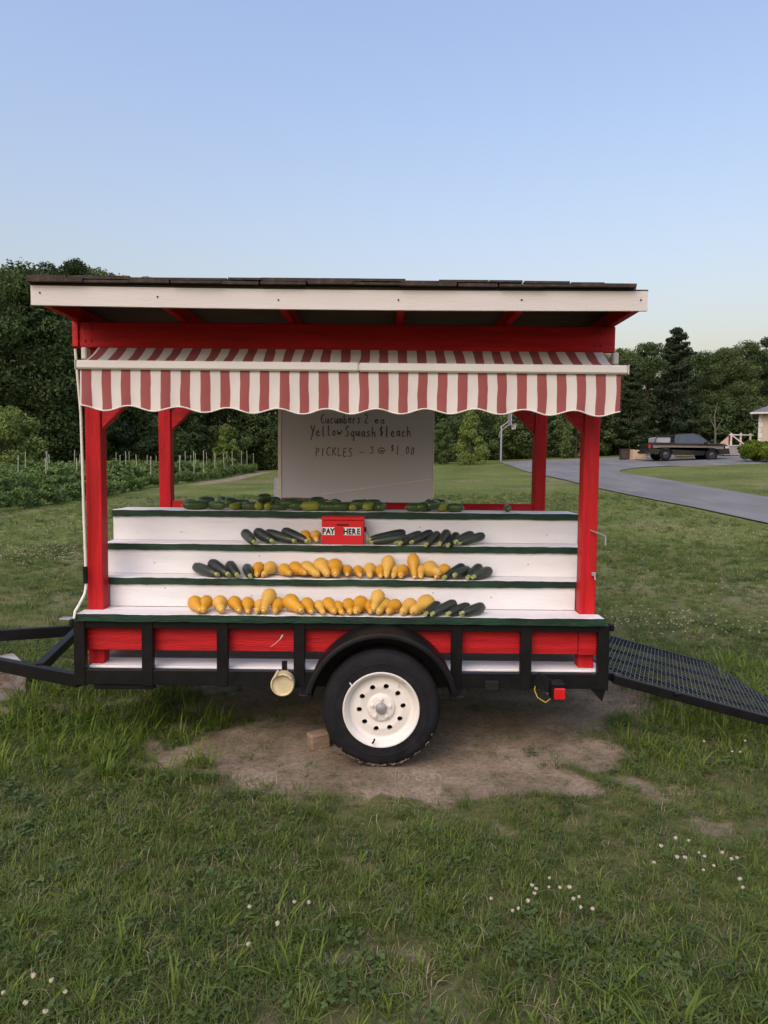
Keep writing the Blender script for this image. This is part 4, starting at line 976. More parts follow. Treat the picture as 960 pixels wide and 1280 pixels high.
PROTO = {}
def broadleaf(key, h, wid, low, nl, per, size, seed, lm, squash_=0.8, top_r=1.0):
    rng = np.random.default_rng(seed); r = random.Random(seed); C = []; R = []
    for i in range(nl):
        z = low + (h - low) * (i + r.random()) / nl; t = (z - low) / (h - low)
        env = wid * math.sqrt(max(0.03, 1 - (2 * t - 0.85) ** 2 / 1.6)) * (0.78 if t > 0.8 else 1)
        a = r.uniform(0, 2 * math.pi); q = env * math.sqrt(r.uniform(0.12, 1)) * 0.75
        C.append((q * math.cos(a), q * math.sin(a), z)); R.append(wid * r.uniform(0.19, 0.38) * (0.75 if t > 0.85 else 1) * top_r)
    C = np.array(C); R = np.array(R); C[:, 2] = np.minimum(C[:, 2], h - R * squash_ * 0.8)
    V, F = leaves(C, R, per, size, rng, squash_=squash_)
    cr = npmesh(key + '_crown', V, F, lm)
    b = MB(); limbs(b, (0, 0, -0.3), (0.1, 0, h * 0.78), C[:: max(1, nl // 9)], 0.035 * h * 0.55, r)
    tm = bpy.data.meshes.new(key + '_trunk'); b.bm.to_mesh(tm); b.bm.free(); tm.materials.append(BARK)
    PROTO[key] = (tm, cr)

def pine(key, h, wid, seed, lm):
    rng = np.random.default_rng(seed); r = random.Random(seed); C = []; R = []; ends = []
    z = h * 0.12
    while z < h * 0.97:
        t = z / h; L = wid * (1 - t) ** 0.75 * r.uniform(0.75, 1.15) + 0.35
        for k in range(6 if t < 0.8 else 5):
            a = r.uniform(0, 6.28); l = L * r.uniform(0.5, 1.2); lift = l * r.uniform(0.05, 0.3 + 0.5 * t)
            e = (l * math.cos(a), l * math.sin(a), z + lift); ends.append(e)
            for f in (0.45, 0.75, 1.0):
                C.append((e[0] * f, e[1] * f, z + lift * f)); R.append(0.25 * wid * (0.6 + 0.55 * (1 - t)) * (1.15 - 0.3 * f))
        z += h * r.uniform(0.035, 0.058)
    C.append((0, 0, h - 0.3)); R.append(0.35)
    V, F = leaves(np.array(C), np.array(R), 80, 0.17, rng, flat=0.5, shell=(0.2, 1.1), squash_=0.5)
    cr = npmesh(key + '_crown', V, F, lm)
    b = MB(); limbs(b, (0, 0, -0.3), (0, 0, h), ends[::4], 0.14, r)
    tm = bpy.data.meshes.new(key + '_trunk'); b.bm.to_mesh(tm); b.bm.free(); tm.materials.append(BARK)
    PROTO[key] = (tm, cr)

def conebush(key, h, wid, seed, lm, per=150, n=44, size=0.10):
    rng = np.random.default_rng(seed); r = random.Random(seed); C = []; R = []
    for i in range(n):
        t = (i + r.random()) / n; z = 0.15 + (h - 0.3) * t; env = wid * (1 - t) ** 0.6 * (0.75 + 0.25 * min(1, t * 6)); a = r.uniform(0, 6.28); q = env * math.sqrt(r.uniform(0.1, 1)) * 0.85
        C.append((q * math.cos(a), q * math.sin(a), z)); R.append(wid * r.uniform(0.18, 0.32) * (1.05 - 0.5 * t))
    V, F = leaves(np.array(C), np.array(R), per, size, rng, squash_=0.9)
    cr = npmesh(key + '_crown', V, F, lm)
    b = MB(); limbs(b, (0, 0, -0.2), (0, 0, h * 0.85), C[::6], 0.08, r, 6)
    tm = bpy.data.meshes.new(key + '_trunk'); b.bm.to_mesh(tm); b.bm.free(); tm.materials.append(BARK)
    PROTO[key] = (tm, cr)

for k, (h, wd, low, nl, per, sz, lm) in enumerate([(14, 4.4, 1.2, 58, 520, 0.118, LEAF_D), (15, 4.0, 2.0, 54, 520, 0.118, LEAF_D), (13, 4.8, 0.8, 60, 520, 0.12, LEAF_M), (16, 3.8, 2.5, 54, 520, 0.118, LEAF_D), (12, 3.6, 0.8, 50, 500, 0.115, LEAF_M)]):
    broadleaf('oak%d' % k, h, wd, low, nl, per, sz, 100 + k, lm)
for k, (h, wd, lm) in enumerate([(3.6, 2.3, LEAF_D), (3.0, 2.0, LEAF_M), (4.4, 2.2, LEAF_D)]):
    broadleaf('under%d' % k, h, wd, 0.2, 24, 260, 0.11, 200 + k, lm)
pine('pine', 15, 3.4, 300, LEAF_P); pine('pine2', 13, 3.0, 301, LEAF_P)
conebush('cone', 4.6, 1.9, 310, LEAF_L); conebush('young', 3.4, 1.4, 311, LEAF_L, 140, 34); conebush('cedar', 4.2, 1.6, 312, LEAF_M)
broadleaf('round', 4.2, 2.4, 0.3, 30, 300, 0.10, 320, LEAF_L)

def plant(name, key, x, y, label, cat, group=None, s=1.0, rz=None, sx=1.0):
    z = hz(x, y); o = thing(name, (x, y, z), label, cat, group, RNG.uniform(0, 6.28) if rz is None else rz)
    o.scale = (s * sx, s * sx, s); tm, cr = PROTO[key]
    link('trunk', tm, o); link('crown', cr, o); return o

def tree_px(name, key, px, ytop, Y, h0, label, cat, group=None, sx=1.0):
    """stand a tree at distance Y so that its top reaches photo row ytop"""
    p = at(px, ytop, Y); z = hz(p.x, Y); s = (p.z - z) / h0
    return plant(name, key, p.x, Y, label, cat, group, s, None, sx / max(s, 0.01) ** 0.35 if s > 1.3 else sx)

H0 = {'oak0': 14, 'oak1': 15, 'oak2': 13, 'oak3': 16, 'oak4': 12, 'pine': 15, 'pine2': 13}
r = random.Random(77)
# wood on the left, behind the crop field
gl = 'broadleaf trees of the wood left of the stand'; ll = 'tall dark broadleaf tree in the wood beyond the crop field at left'
prev = None
for k, (px, yt, Y) in enumerate([(-150, 340, 47), (-95, 330, 46), (-40, 338, 45), (10, 333, 46), (45, 345, 47), (78, 326, 49), (108, 334, 51), (140, 346, 53), (185, 352, 56), (235, 372, 59), (290, 385, 62), (340, 400, 64), (395, 408, 65)]):
    key = ['oak1', 'oak0', 'oak3', 'oak2', 'oak0', 'oak3', 'oak1'][k % 7]
    if px < -20: tree_px('broadleaf_tree', key, px, yt, Y, H0[key], 'broadleaf tree of the left wood standing past the left edge of the view', 'tree', 'trees past the left edge')
    else: tree_px('broadleaf_tree', key, px, yt, Y, H0[key], f'tall broadleaf tree, {ordinal(k - 3)} from the left in the front row beyond the crop field', 'tree', gl)
for k, (px, yt, Y) in enumerate([(-120, 350, 55), (-20, 350, 55), (30, 342, 56), (90, 342, 58), (160, 356, 62), (230, 378, 67), (310, 395, 71)]):
    key = ['oak2', 'oak3', 'oak1', 'oak0'][k % 4]
    tree_px('broadleaf_tree', key, px, yt, Y, H0[key], f'broadleaf tree, {ordinal(k)} from the left in the back row beyond the crop field', 'tree', gl)
# wood straight behind and on the right
gr_ = 'broadleaf trees of the wood right of the stand'; lr = 'dark broadleaf tree in the wood behind the driveway and pickup'
for k, (px, yt, Y) in enumerate([(450, 415, 66), (505, 420, 68), (560, 425, 69), (610, 428, 70), (655, 432, 70), (700, 436, 69), (745, 440, 68), (780, 437, 67), (812, 430, 67), (872, 442, 68), (905, 436, 67), (935, 428, 66), (970, 418, 66), (1010, 420, 67), (1060, 415, 66), (1110, 425, 66)]):
    key = ['oak0', 'oak4', 'oak2', 'oak1', 'oak0', 'oak3', 'oak4'][k % 7]
    tree_px('broadleaf_tree', key, px, yt, Y, H0[key], f'dark broadleaf tree, {ordinal(k)} from the left in the front row behind the driveway', 'tree', gr_)
for k, px in enumerate(range(430, 1100, 52)):
    key = ['oak2', 'oak0', 'oak1'][k % 3]; tree_px('broadleaf_tree', key, px, 440 + r.uniform(-8, 8), 77, H0[key], f'dark broadleaf tree, {ordinal(k)} from the left in the back row behind the driveway', 'tree', gr_)
tree_px('pine_tree', 'pine', 848, 409, 62, 15, 'tall pine with a ragged pointed top above the pickup', 'pine tree')
tree_px('pine_tree', 'pine2', 790, 452, 61, 13, 'lower dark conifer just right of the awning end', 'pine tree')
# undergrowth along the wood edge
gu = 'shrubs along the edge of the left wood'; lu = 'dark shrub in the undergrowth at the foot of the left wood'
for k in range(22):
    px = -140 + k * 27 + r.uniform(-6, 6); Y = 43.5 + max(0, px) * 0.05 + r.uniform(-0.6, 1)
    p = at(px, 575, Y); plant('shrub', 'under%d' % (k % 3), p.x, Y, f'dark shrub at the foot of the left wood, {ordinal(k)} from the left', 'shrub', gu, r.uniform(0.8, 1.15))
gu2 = 'shrubs along the edge of the right wood'; lu2 = 'dark shrub in the undergrowth behind the driveway'
for k in range(30):
    px = 440 + k * 22 + r.uniform(-6, 6); Y = 63.5 + r.uniform(-0.5, 1.0)
    if 800 < px < 835 or px > 1090: continue
    p = at(px, 578, Y); plant('shrub', 'under%d' % ((k * 2) % 3), p.x, Y, f'dark shrub in the undergrowth behind the driveway, {ordinal(k)} from the left', 'shrub', gu2, r.uniform(0.85, 1.3))
# single plants that stand out
p = at(8, 545, 39.5); plant('round_tree', 'round', p.x, 39.5, 'light green rounded small tree at the left edge before the dark wood', 'tree', None, 0.93)
p = at(283, 560, 54); plant('young_tree', 'young', p.x, 54, 'small pale green pointed tree beyond the field stakes, left of the price board', 'tree', None, 1.05)
p = at(588, 570, 55); plant('conifer', 'cone', p.x, 55, 'broad light green conifer between the price board and the basketball hoop', 'tree', None, 0.86)
p = at(553, 570, 58); plant('cedar', 'cedar', p.x, 58, 'narrow dark cedar at the right edge of the price board', 'tree', None, 0.85)
p = at(720, 570, 60); plant('cedar', 'cedar', p.x, 60, 'dark cedar between the two right hand posts', 'tree', None, 0.95)
# pale dead trunk in the wood
p = at(893, 560, 60); dt = MB(); z0 = hz(p.x, 60)
dt.tube([(p.x, 60, z0 - 0.2), (p.x + 0.05, 60, z0 + 1.5), (p.x - 0.05, 60.1, z0 + 3.0), (p.x + 0.1, 60, z0 + 4.0)], [0.10, 0.08, 0.06, 0.03], 7)
dt.tube([(p.x, 60.05, z0 + 2.0), (p.x - 0.5, 60.1, z0 + 3.0)], [0.06, 0.02], 5); dt.tube([(p.x, 60.05, z0 + 1.6), (p.x + 0.5, 60.0, z0 + 2.7)], [0.05, 0.02], 5)
tag(dt.build('dead_tree', PALEBARK, None, 60), 'pale dead trunk standing before the wood, right of the pickup cab', 'dead tree')

# ------------------------------------------------------------------ crop field with stakes
NOLINK = bpy.data.collections.new('grass_kit')
def kit(name, V, F, m):
    o = bpy.data.objects.new(name, npmesh(name, V, F, m)); NOLINK.objects.link(o); return o

def scatter(name, P, rot, scl, idx, objs, label, cat):
    """one object of many small plants, set out at chosen points"""
    col = bpy.data.collections.new(name + '_kit')
    for i, o in enumerate(objs):
        c = bpy.data.objects.new('%s_%02d' % (name, i), o.data); col.objects.link(c)
    me = bpy.data.meshes.new(name); n = len(P); me.vertices.add(n); me.vertices.foreach_set('co', np.asarray(P, np.float32).ravel())
    for nm, ty, val in (('rot', 'FLOAT_VECTOR', rot), ('scl', 'FLOAT_VECTOR', scl), ('idx', 'INT', idx)):
        a = me.attributes.new(nm, ty, 'POINT')
        a.data.foreach_set('value' if ty == 'INT' else 'vector', np.asarray(val, np.int32 if ty == 'INT' else np.float32).ravel())
    o = link(name, me)
    g = bpy.data.node_groups.new(name, 'GeometryNodeTree'); g.interface.new_socket('Geometry', in_out='INPUT', socket_type='NodeSocketGeometry'); g.interface.new_socket('Geometry', in_out='OUTPUT', socket_type='NodeSocketGeometry')
    N = g.nodes; L = g.links; gi = N.new('NodeGroupInput'); go = N.new('NodeGroupOutput')
    m2p = N.new('GeometryNodeMeshToPoints'); iop = N.new('GeometryNodeInstanceOnPoints'); ci = N.new('GeometryNodeCollectionInfo')
    ci.inputs['Collection'].default_value = col; ci.inputs['Separate Children'].default_value = True; ci.inputs['Reset Children'].default_value = True
    L.new(gi.outputs[0], m2p.inputs['Mesh']); L.new(m2p.outputs[0], iop.inputs['Points']); L.new(ci.outputs[0], iop.inputs['Instance']); iop.inputs['Pick Instance'].default_value = True
    for nm, ty, sock in (('rot', 'FLOAT_VECTOR', 'Rotation'), ('scl', 'FLOAT_VECTOR', 'Scale'), ('idx', 'INT', 'Instance Index')):
        na = N.new('GeometryNodeInputNamedAttribute'); na.data_type = ty; na.inputs['Name'].default_value = nm
        if sock == 'Rotation':
            er = N.new('FunctionNodeEulerToRotation'); L.new(na.outputs['Attribute'], er.inputs[0]); L.new(er.outputs[0], iop.inputs[sock])
        else: L.new(na.outputs['Attribute'], iop.inputs[sock])
    L.new(iop.outputs[0], go.inputs[0])
    md = o.modifiers.new('scatter', 'NODES'); md.node_group = g
    return tag(o, label, cat, None, 'stuff')

rng = np.random.default_rng(5)
crop = []
for k in range(3):
    C = np.stack([rng.uniform(-.28, .28, 9), rng.uniform(-.28, .28, 9), rng.uniform(.12, .85, 9)], 1); V, F = leaves(C, rng.uniform(.16, .28, 9), 55, 0.075, rng, shell=(.3, 1.1)); V[:, 2] = np.maximum(V[:, 2], 0.0); crop.append(kit('crop_plant', V, F, LEAF_C))
P, R_, S_, Ix = [], [], [], []
for ri, x0 in enumerate(np.arange(-10.4, -46, -1.55)):
    y = 15.5 + 0.25 * ri
    while y < min(57, 41 + (x0 + 22) * 1.25):
        xx = x0 + (y - 17) * 0.02 + rng.normal() * 0.1; s = rng.uniform(0.75, 1.2) * (0.62 if ri == 0 else 1.0)
        P.append((xx, y, hz(xx, y))); R_.append((0, 0, rng.uniform(0, 6.28))); S_.append((s * 1.1, s * 1.1, s)); Ix.append(rng.integers(3)); y += rng.uniform(0.38, 0.6)
scatter('crop_rows', P, R_, S_, Ix, crop, 'rows of leafy green crop plants in the field at left', 'crops')
sm0 = MB(); sm0.box(-0.012, 0.012, -0.012, 0.012, -0.2, 1.5, 0.0); me_s = bpy.data.meshes.new('field_stake'); sm0.bm.to_mesh(me_s); sm0.bm.free(); me_s.materials.append(STAKE)
r = random.Random(12)
for ri, x0 in enumerate((-10.4, -11.95, -13.5, -16.6, -19.7, -22.8)):
    y = 25 + 0.9 * ri if ri else 32
    while y < min(56, 41 + (x0 + 22) * 1.25):
        x = x0 + (y - 17) * 0.02 + r.uniform(-.06, .06); o = link('field_stake', me_s); o.location = (x, y, hz(x, y)); o.rotation_euler = (r.uniform(-.05, .05), r.uniform(-.06, .06), r.uniform(0, 1)); o.scale = (1, 1, r.uniform(0.9, 1.1))
        tag(o, 'thin pale wooden stake standing in the crop rows at left', 'stake', 'stakes in the crop field'); y += r.uniform(1.9, 2.6) * (1 + ri * 0.06)

# ------------------------------------------------------------------ basketball hoop
hp = at(626, 579, 60.5); hx, hy = hp.x, 60.5; h0 = hz(hx, hy)
POLE = mat('grey_pole_paint', (0.30, 0.31, 0.33), 0.5, 0.08, 4); ORANGE = mat('faded_orange_rim', (0.40, 0.13, 0.06), 0.5, 0.1); NET = mat('white_net_cord', (0.62, 0.58, 0.52), 0.8, 0.1)
bh = thing('basketball_hoop', (hx, hy, h0), 'grey pole basketball hoop seen side-on beside the driveway', 'basketball hoop')
MB().tube([(hx, hy, h0 - 0.1), (hx, hy, h0 + 2.85)], 0.075, 10).build('pole', POLE, bh, 60)
MB().bar((hx, hy, h0 + 2.75), (hx + 0.62, hy, h0 + 3.30), 0.07, 0.07).bar((hx, hy, h0 + 2.45), (hx + 0.62, hy, h0 + 2.95), 0.06, 0.06).build('arm', POLE, bh)
MB().box(hx + 0.64, hx + 0.69, hy - 0.85, hy + 0.85, h0 + 2.85, h0 + 3.85, 0.01).build('backboard', POLE, bh)
n = 20
MB().tube([(hx + 1.0 + 0.25 * math.cos(a), hy + 0.25 * math.sin(a), h0 + 3.0) for a in [k * 2 * math.pi / n for k in range(n + 1)]], 0.032, 6).tube([(hx + 0.69, hy, h0 + 3.0), (hx + 0.77, hy, h0 + 3.0)], 0.04, 6).build('rim', ORANGE, bh)
nb_ = MB()
for k in range(12):
    a = k * math.pi / 6
    for s in (-1, 1): nb_.tube([(hx + 1.0 + 0.25 * math.cos(a), hy + 0.25 * math.sin(a), h0 + 2.99), (hx + 1.0 + 0.17 * math.cos(a + s * .3), hy + 0.17 * math.sin(a + s * .3), h0 + 2.78), (hx + 1.0 + 0.13 * math.cos(a), hy + 0.13 * math.sin(a), h0 + 2.56)], 0.020, 4)
nb_.build('net', NET, bh)
MB().tube([(hx - 0.14, hy - 0.05, h0 + 1.9), (hx - 0.22, hy - 0.05, h0 + 1.9), (hx - 0.12, hy - 0.05, h0 + 2.4)], 0.025, 6).build('crank', POLE, bh)

# ------------------------------------------------------------------ pickup, facing right
CARP = mat('black_car_paint', (0.014, 0.014, 0.017), 0.22, 0.2, 3, spec=0.6, coat=0.8); CARG = mat('beige_side_stripe', (0.16, 0.135, 0.115), 0.3, 0.1, 3, spec=0.5, coat=0.6); GLASS = mat('dark_window_glass', (0.015, 0.018, 0.024), 0.08, 0.1, 2, spec=0.8, coat=0.6); CHROME = mat('alloy_wheel', (0.10, 0.10, 0.105), 0.35, 0.1, metal=0.8)
ty_ = 50.0; q = at(858, 573, ty_); tx0 = at(810, 573, ty_).x; tz0 = hz(q.x, ty_) + 0.036
pk = thing('pickup_truck', (q.x, ty_ + 0.95, tz0), 'black crew cab pickup with beige side stripe parked facing right on the driveway', 'pickup truck')
def prof(pts): return [(tx0 + x, tz0 + z) for x, z in pts]
def arch(cx, r=0.47, n=7): return [(cx + r * math.cos(math.pi - k * math.pi / n), 0.42 + r * math.sin(math.pi - k * math.pi / n)) for k in range(n + 1)]
yw0, yw1 = ty_, ty_ + 1.9
low_ = [(0.05, 0.55), (0.12, 0.42), (0.72, 0.42)] + arch(1.2)[1:-1] + [(1.68, 0.42), (3.82, 0.42)] + arch(4.3)[1:-1] + [(4.78, 0.42), (5.38, 0.45), (5.46, 0.62), (5.46, 0.78), (0.03, 0.78)]
MB().prism(prof(low_), yw0 + 0.02, yw1 - 0.02).build('lower_body', CARP, pk)
up_ = [(0.03, 0.782), (5.46, 0.782), (5.46, 0.90), (5.36, 1.06), (4.2, 1.14), (4.0, 1.14), (1.95, 1.14), (0.02, 1.14)]
MB().prism(prof(up_), yw0 + 0.03, yw1 - 0.03).build('upper_body', CARP, pk)
MB().prism(prof([(0.35, 0.80), (5.1, 0.80), (5.05, 0.97), (3.0, 1.0), (0.30, 1.0)]), yw0 + 0.022, yw0 + 0.0285).build('side_panel', CARG, pk)  # thin beige strip along the near side, paler than the black body
MB().box(tx0 + 4.15, tx0 + 5.3, yw0 + 0.12, yw1 - 0.12, tz0 + 1.10, tz0 + 1.17, 0.03).build('hood', CARP, pk)
cab = [(1.75, 1.142), (4.25, 1.142), (3.5, 1.74), (3.1, 1.83), (2.1, 1.83), (1.85, 1.72)]
cb_ = MB(); A = [cb_.bm.verts.new((tx0 + x, yw0 + (0.05 if z < 1.3 else 0.2), tz0 + z)) for x, z in cab]; B = [cb_.bm.verts.new((tx0 + x, yw1 - (0.05 if z < 1.3 else 0.2), tz0 + z)) for x, z in cab]
cb_.bm.faces.new(A); cb_.bm.faces.new(B[::-1])
for i in range(6): cb_.bm.faces.new((A[(i + 1) % 6], A[i], B[i], B[(i + 1) % 6]))
cbo = cb_.build('cab', CARP, pk)
for poly in ([(2.05, 1.19), (2.62, 1.19), (2.62, 1.68), (2.15, 1.66)], [(2.70, 1.19), (3.55, 1.19), (3.35, 1.66), (2.70, 1.68)], [(3.62, 1.19), (3.98, 1.19), (3.5, 1.6)]):
    f = MB(); f.face([(tx0 + x, yw0 + 0.05 + 0.15 * (z - 1.142) / 0.6 - 0.012, tz0 + z) for x, z in poly]); f.build('side_window', GLASS, cbo)
f = MB(); f.face([(tx0 + 4.10, yw0 + 0.15, tz0 + 1.175), (tx0 + 4.10, yw1 - 0.15, tz0 + 1.175), (tx0 + 3.50, yw1 - 0.28, tz0 + 1.69), (tx0 + 3.50, yw0 + 0.28, tz0 + 1.69)])
for v in f.bm.verts: v.co += Vector((0.02, 0, 0.02))
f.build('windscreen', GLASS, cbo)
# rack and toolbox over the bed
MB().box(tx0 + 0.05, tx0 + 1.86, yw0 + 0.03, yw0 + 0.10, tz0 + 1.142, tz0 + 1.20, 0.01).build('bed_rail', CARP, pk)
MB().bar((tx0 + 0.45, yw0 + 0.1, tz0 + 1.2), (tx0 + 0.62, yw0 + 0.25, tz0 + 1.62), 0.06, 0.06).bar((tx0 + 0.62, yw0 + 0.25, tz0 + 1.62), (tx0 + 1.75, yw0 + 0.25, tz0 + 1.66), 0.06, 0.05).build('bed_rack', CARP, pk)
MB().box(tx0 + 0.55, tx0 + 1.6, yw0 + 0.3, yw1 - 0.3, tz0 + 1.15, tz0 + 1.55, 0.04).build('bed_cargo', mat('grey_cargo_cover', (0.30, 0.31, 0.33), 0.6, 0.1), pk)
for wx in (1.2, 4.3):
    for yy, s in ((yw0 + 0.13, -1), (yw1 - 0.13, 1)):
        c = Vector((tx0 + wx, yy, tz0 + 0.40))
        wv = MB().lathe_y([(0.20, -0.10), (0.25, -0.13), (0.36, -0.125), (0.395, -0.09), (0.395, 0.09), (0.36, 0.125), (0.25, 0.13), (0.20, 0.10)], c, 24).build('wheel', RUBBER, pk, 40)
        MB().lathe_y([(0.24, 0.125 * s), (0.22, 0.10 * s), (0.10, 0.09 * s), (0.05, 0.12 * s), (0.001, 0.12 * s)], c, 20).build('rim', CHROME, wv, 40)
MB().box(tx0 + 5.40, tx0 + 5.56, yw0 + 0.08, yw1 - 0.08, tz0 + 0.45, tz0 + 0.66, 0.03).build('front_bumper', CARP, pk)
MB().box(tx0 - 0.12, tx0 + 0.03, yw0 + 0.08, yw1 - 0.08, tz0 + 0.45, tz0 + 0.62, 0.03).build('rear_bumper', CARP, pk)
MB().box(tx0 + 5.20, tx0 + 5.44, yw0 + 0.022, yw0 + 0.06, tz0 + 0.84, tz0 + 0.98, 0.01).build('headlight', mat('clear_lamp', (0.5, 0.5, 0.5), 0.15, 0.1, spec=0.7), pk)
MB().box(tx0 + 0.022, tx0 + 0.14, yw0 + 0.022, yw0 + 0.06, tz0 + 0.82, tz0 + 1.05, 0.01).build('tail_light', LENS, pk)
MB().box(tx0 + 1.75, tx0 + 3.75, yw0 - 0.05, yw0 + 0.07, tz0 + 0.36, tz0 + 0.415, 0.01).build('running_board', CARP, pk)
MB().box(tx0 + 3.78, tx0 + 3.98, yw0 - 0.16, yw0 + 0.02, tz0 + 1.17, tz0 + 1.33, 0.02).build('mirror', CARP, pk)
for x in (2.75, 3.72): MB().box(tx0 + x - 0.12, tx0 + x, yw0 + 0.012, yw0 + 0.0295, tz0 + 1.0, tz0 + 1.04, 0.004).build('door_handle', CARP, pk)

# things round the pickup
p = at(856, 573, 54.5); tb = MB(); z0 = hz(p.x, 54.5) + 0.036
rr_ = [(0.02, 0.02), (0.55, 0.0), (0.70, 0.10), (0.74, 0.26), (0.70, 0.27), (0.62, 0.10), (0.02, 0.06)]
for i in range(len(rr_) - 1): pass
rings = [[tb.bm.verts.new((p.x + 1.15 * a * math.cos(t), 54.5 + 0.7 * a * math.sin(t), z0 + b)) for t in [k * 2 * math.pi / 24 for k in range(24)]] for a, b in rr_]
for i in range(len(rings) - 1):
    for k in range(24): tb.bm.faces.new((rings[i][k], rings[i][(k + 1) % 24], rings[i + 1][(k + 1) % 24], rings[i + 1][k]))
tag(tb.build('plastic_tub', mat('yellow_plastic', (0.62, 0.48, 0.10), 0.5, 0.1), None, 50), 'low yellow plastic tub on the drive behind the pickup', 'tub')
PALEW = mat('pale_new_timber', (0.50, 0.38, 0.25), 0.8, 0.15, 4); p = at(800, 574, 53); z0 = hz(p.x, 53) + 0.036
cr_ = thing('timber_crate', (p.x, 53, z0), 'pale timber crate standing behind the tail of the pickup', 'crate')
for k in range(5): MB().box(p.x - 0.48, p.x + 0.40, 53.0, 53.03, z0 + 0.03 + k * 0.135, z0 + 0.155 + k * 0.135, 0.005).build('slat', PALEW, cr_)
for x in (-0.5, 0.40): MB().box(p.x + x, p.x + x + 0.05, 53.031, 53.9, z0, z0 + 0.72, 0.005).build('side_panel', PALEW, cr_)
MB().box(p.x - 0.5, p.x + 0.45, 53.87, 53.9, z0, z0 + 0.72, 0.0).build('back_panel', PALEW, cr_)
MB().box(p.x + 0.22, p.x + 0.34, 53.3, 53.42, z0 + 0.05, z0 + 1.0, 0.005).build('post', PALEW, cr_); MB().box(p.x + 0.0, p.x + 0.75, 53.2, 53.6, z0 + 1.001, z0 + 1.06, 0.005).build('top_board', PALEW, cr_)
p = at(783, 574, 54); z0 = hz(p.x, 54) + 0.036; gb = thing('storage_bin', (p.x, 54, z0), 'dark brown storage bin beside the pale timber crate', 'bin')
BROWN = mat('dark_brown_bin', (0.05, 0.035, 0.03), 0.6, 0.2)
MB().box(p.x - 0.45, p.x + 0.40, 53.7, 54.3, z0, z0 + 0.68, 0.03).build('body', BROWN, gb); MB().box(p.x - 0.48, p.x + 0.43, 53.67, 54.33, z0 + 0.681, z0 + 0.75, 0.02).build('lid', BROWN, gb)
# small timber deck with railing
WT = mat('whitewashed_timber', (0.55, 0.50, 0.44), 0.8, 0.12, 4); p = at(916, 574, 54.5); dz = hz(p.x, 54.5) + 0.036; dx = p.x
dk = thing('timber_deck', (dx, 54.5, dz), 'small raised deck with pale posts and railing left of the round hedges', 'deck')
MB().box(dx - 0.9, dx + 1.2, 54.0, 55.6, dz, dz + 0.68, 0.02).build('base', mat('grey_deck_skirt', (0.26, 0.25, 0.25), 0.8, 0.15, 5), dk)
MB().box(dx - 0.95, dx + 1.25, 53.95, 55.65, dz + 0.681, dz + 0.74, 0.01).build('floor', WT, dk)
for x in (-0.45, 0.25, 0.95): MB().box(dx + x, dx + x + 0.11, 54.0, 54.11, dz + 0.741, dz + 1.62, 0.01).build('post', WT, dk)
MB().box(dx - 0.6, dx + 1.2, 53.97, 54.0, dz + 1.44, dz + 1.53, 0.005).build('rail', WT, dk)
MB().bar((dx - 0.4, 53.96, dz + 1.45), (dx + 0.62, 53.96, dz + 0.75), 0.05, 0.09).build('stair_rail', WT, dk)
MB().prism([(dx - 1.25, dz + 0.745), (dx - 0.5, dz + 0.745), (dx - 0.5, dz + 1.40)], 54.2, 54.26).build('gable_panel', mat('tan_gable', (0.48, 0.34, 0.24), 0.8, 0.1), dk)
# round hedges
rng = np.random.default_rng(8)
for i, (px, s) in enumerate(((943, 1.0), (968, 0.9))):
    p = at(px, 574, 46.5 - i * 1.5); Y = 46.5 - i * 1.5; C = np.array([[0, 0, 0.70 * s]]); V, F = leaves(C, np.array([0.95 * s]), 2600, 0.075, rng, shell=(0.86, 1.0), squash_=0.66)
    Vi, Fi = leaves(np.array([[0, 0, 0.70 * s]]), np.array([0.82 * s]), 900, 0.12, rng, shell=(0.7, 1.0), squash_=0.64); F2 = np.concatenate([F, Fi + len(V)]); V2 = np.concatenate([V, Vi])
    o = thing('round_hedge', (p.x, Y, hz(p.x, Y) + 0.03), ['clipped round yellow-green shrub right of the timber deck', 'second clipped round shrub at the right edge by the house'][i], 'hedge', 'clipped round shrubs by the house')
    link('crown', npmesh('hedge_crown', V2, F2, HEDGE), o); b = MB(); b.tube([(p.x, Y, hz(p.x, Y) - 0.05), (p.x, Y, hz(p.x, Y) + 0.8)], 0.07, 7); b.build('trunk', BARK, o)
# house at the right edge: corner, eave and hipped roof
p = at(948, 545, 52.5); hx0 = p.x; HZ = hz(hx0 + 4, 55); ez = at(948, 516, 52.5).z
CREAM = mat('cream_stucco', (0.42, 0.36, 0.27), 0.85, 0.06, 3, bump=0.2); ROOFG = mat('grey_roof_shingle', (0.13, 0.13, 0.14), 0.9, 0.2, 12, bump=0.4); TRIM = mat('white_trim', (0.52, 0.50, 0.46), 0.6, 0.05)
ho = thing('house', (hx0, 52.5, HZ), 'cream house with grey hipped roof cut off by the right edge', 'house')
MB().box(hx0, hx0 + 12, 52.5, 60, HZ - 0.5, ez, 0.0).build('wall', CREAM, ho)
rf = MB(); a = [(hx0 - 0.55, 51.95, ez + 0.02), (hx0 + 12.5, 51.95, ez + 0.02), (hx0 + 12.5, 60.5, ez + 0.02), (hx0 - 0.55, 60.5, ez + 0.02)]; rg_ = [(hx0 + 4.2, 56.2, ez + 2.2), (hx0 + 8.5, 56.2, ez + 2.2)]
va_ = [rf.bm.verts.new(q) for q in a]; vr = [rf.bm.verts.new(q) for q in rg_]
rf.bm.faces.new((va_[0], va_[1], vr[1], vr[0])); rf.bm.faces.new((va_[2], va_[3], vr[0], vr[1])); rf.bm.faces.new((va_[3], va_[0], vr[0])); rf.bm.faces.new((va_[1], va_[2], vr[1])); rf.bm.faces.new(va_[::-1])
rfo = rf.build('roof', ROOFG, ho)
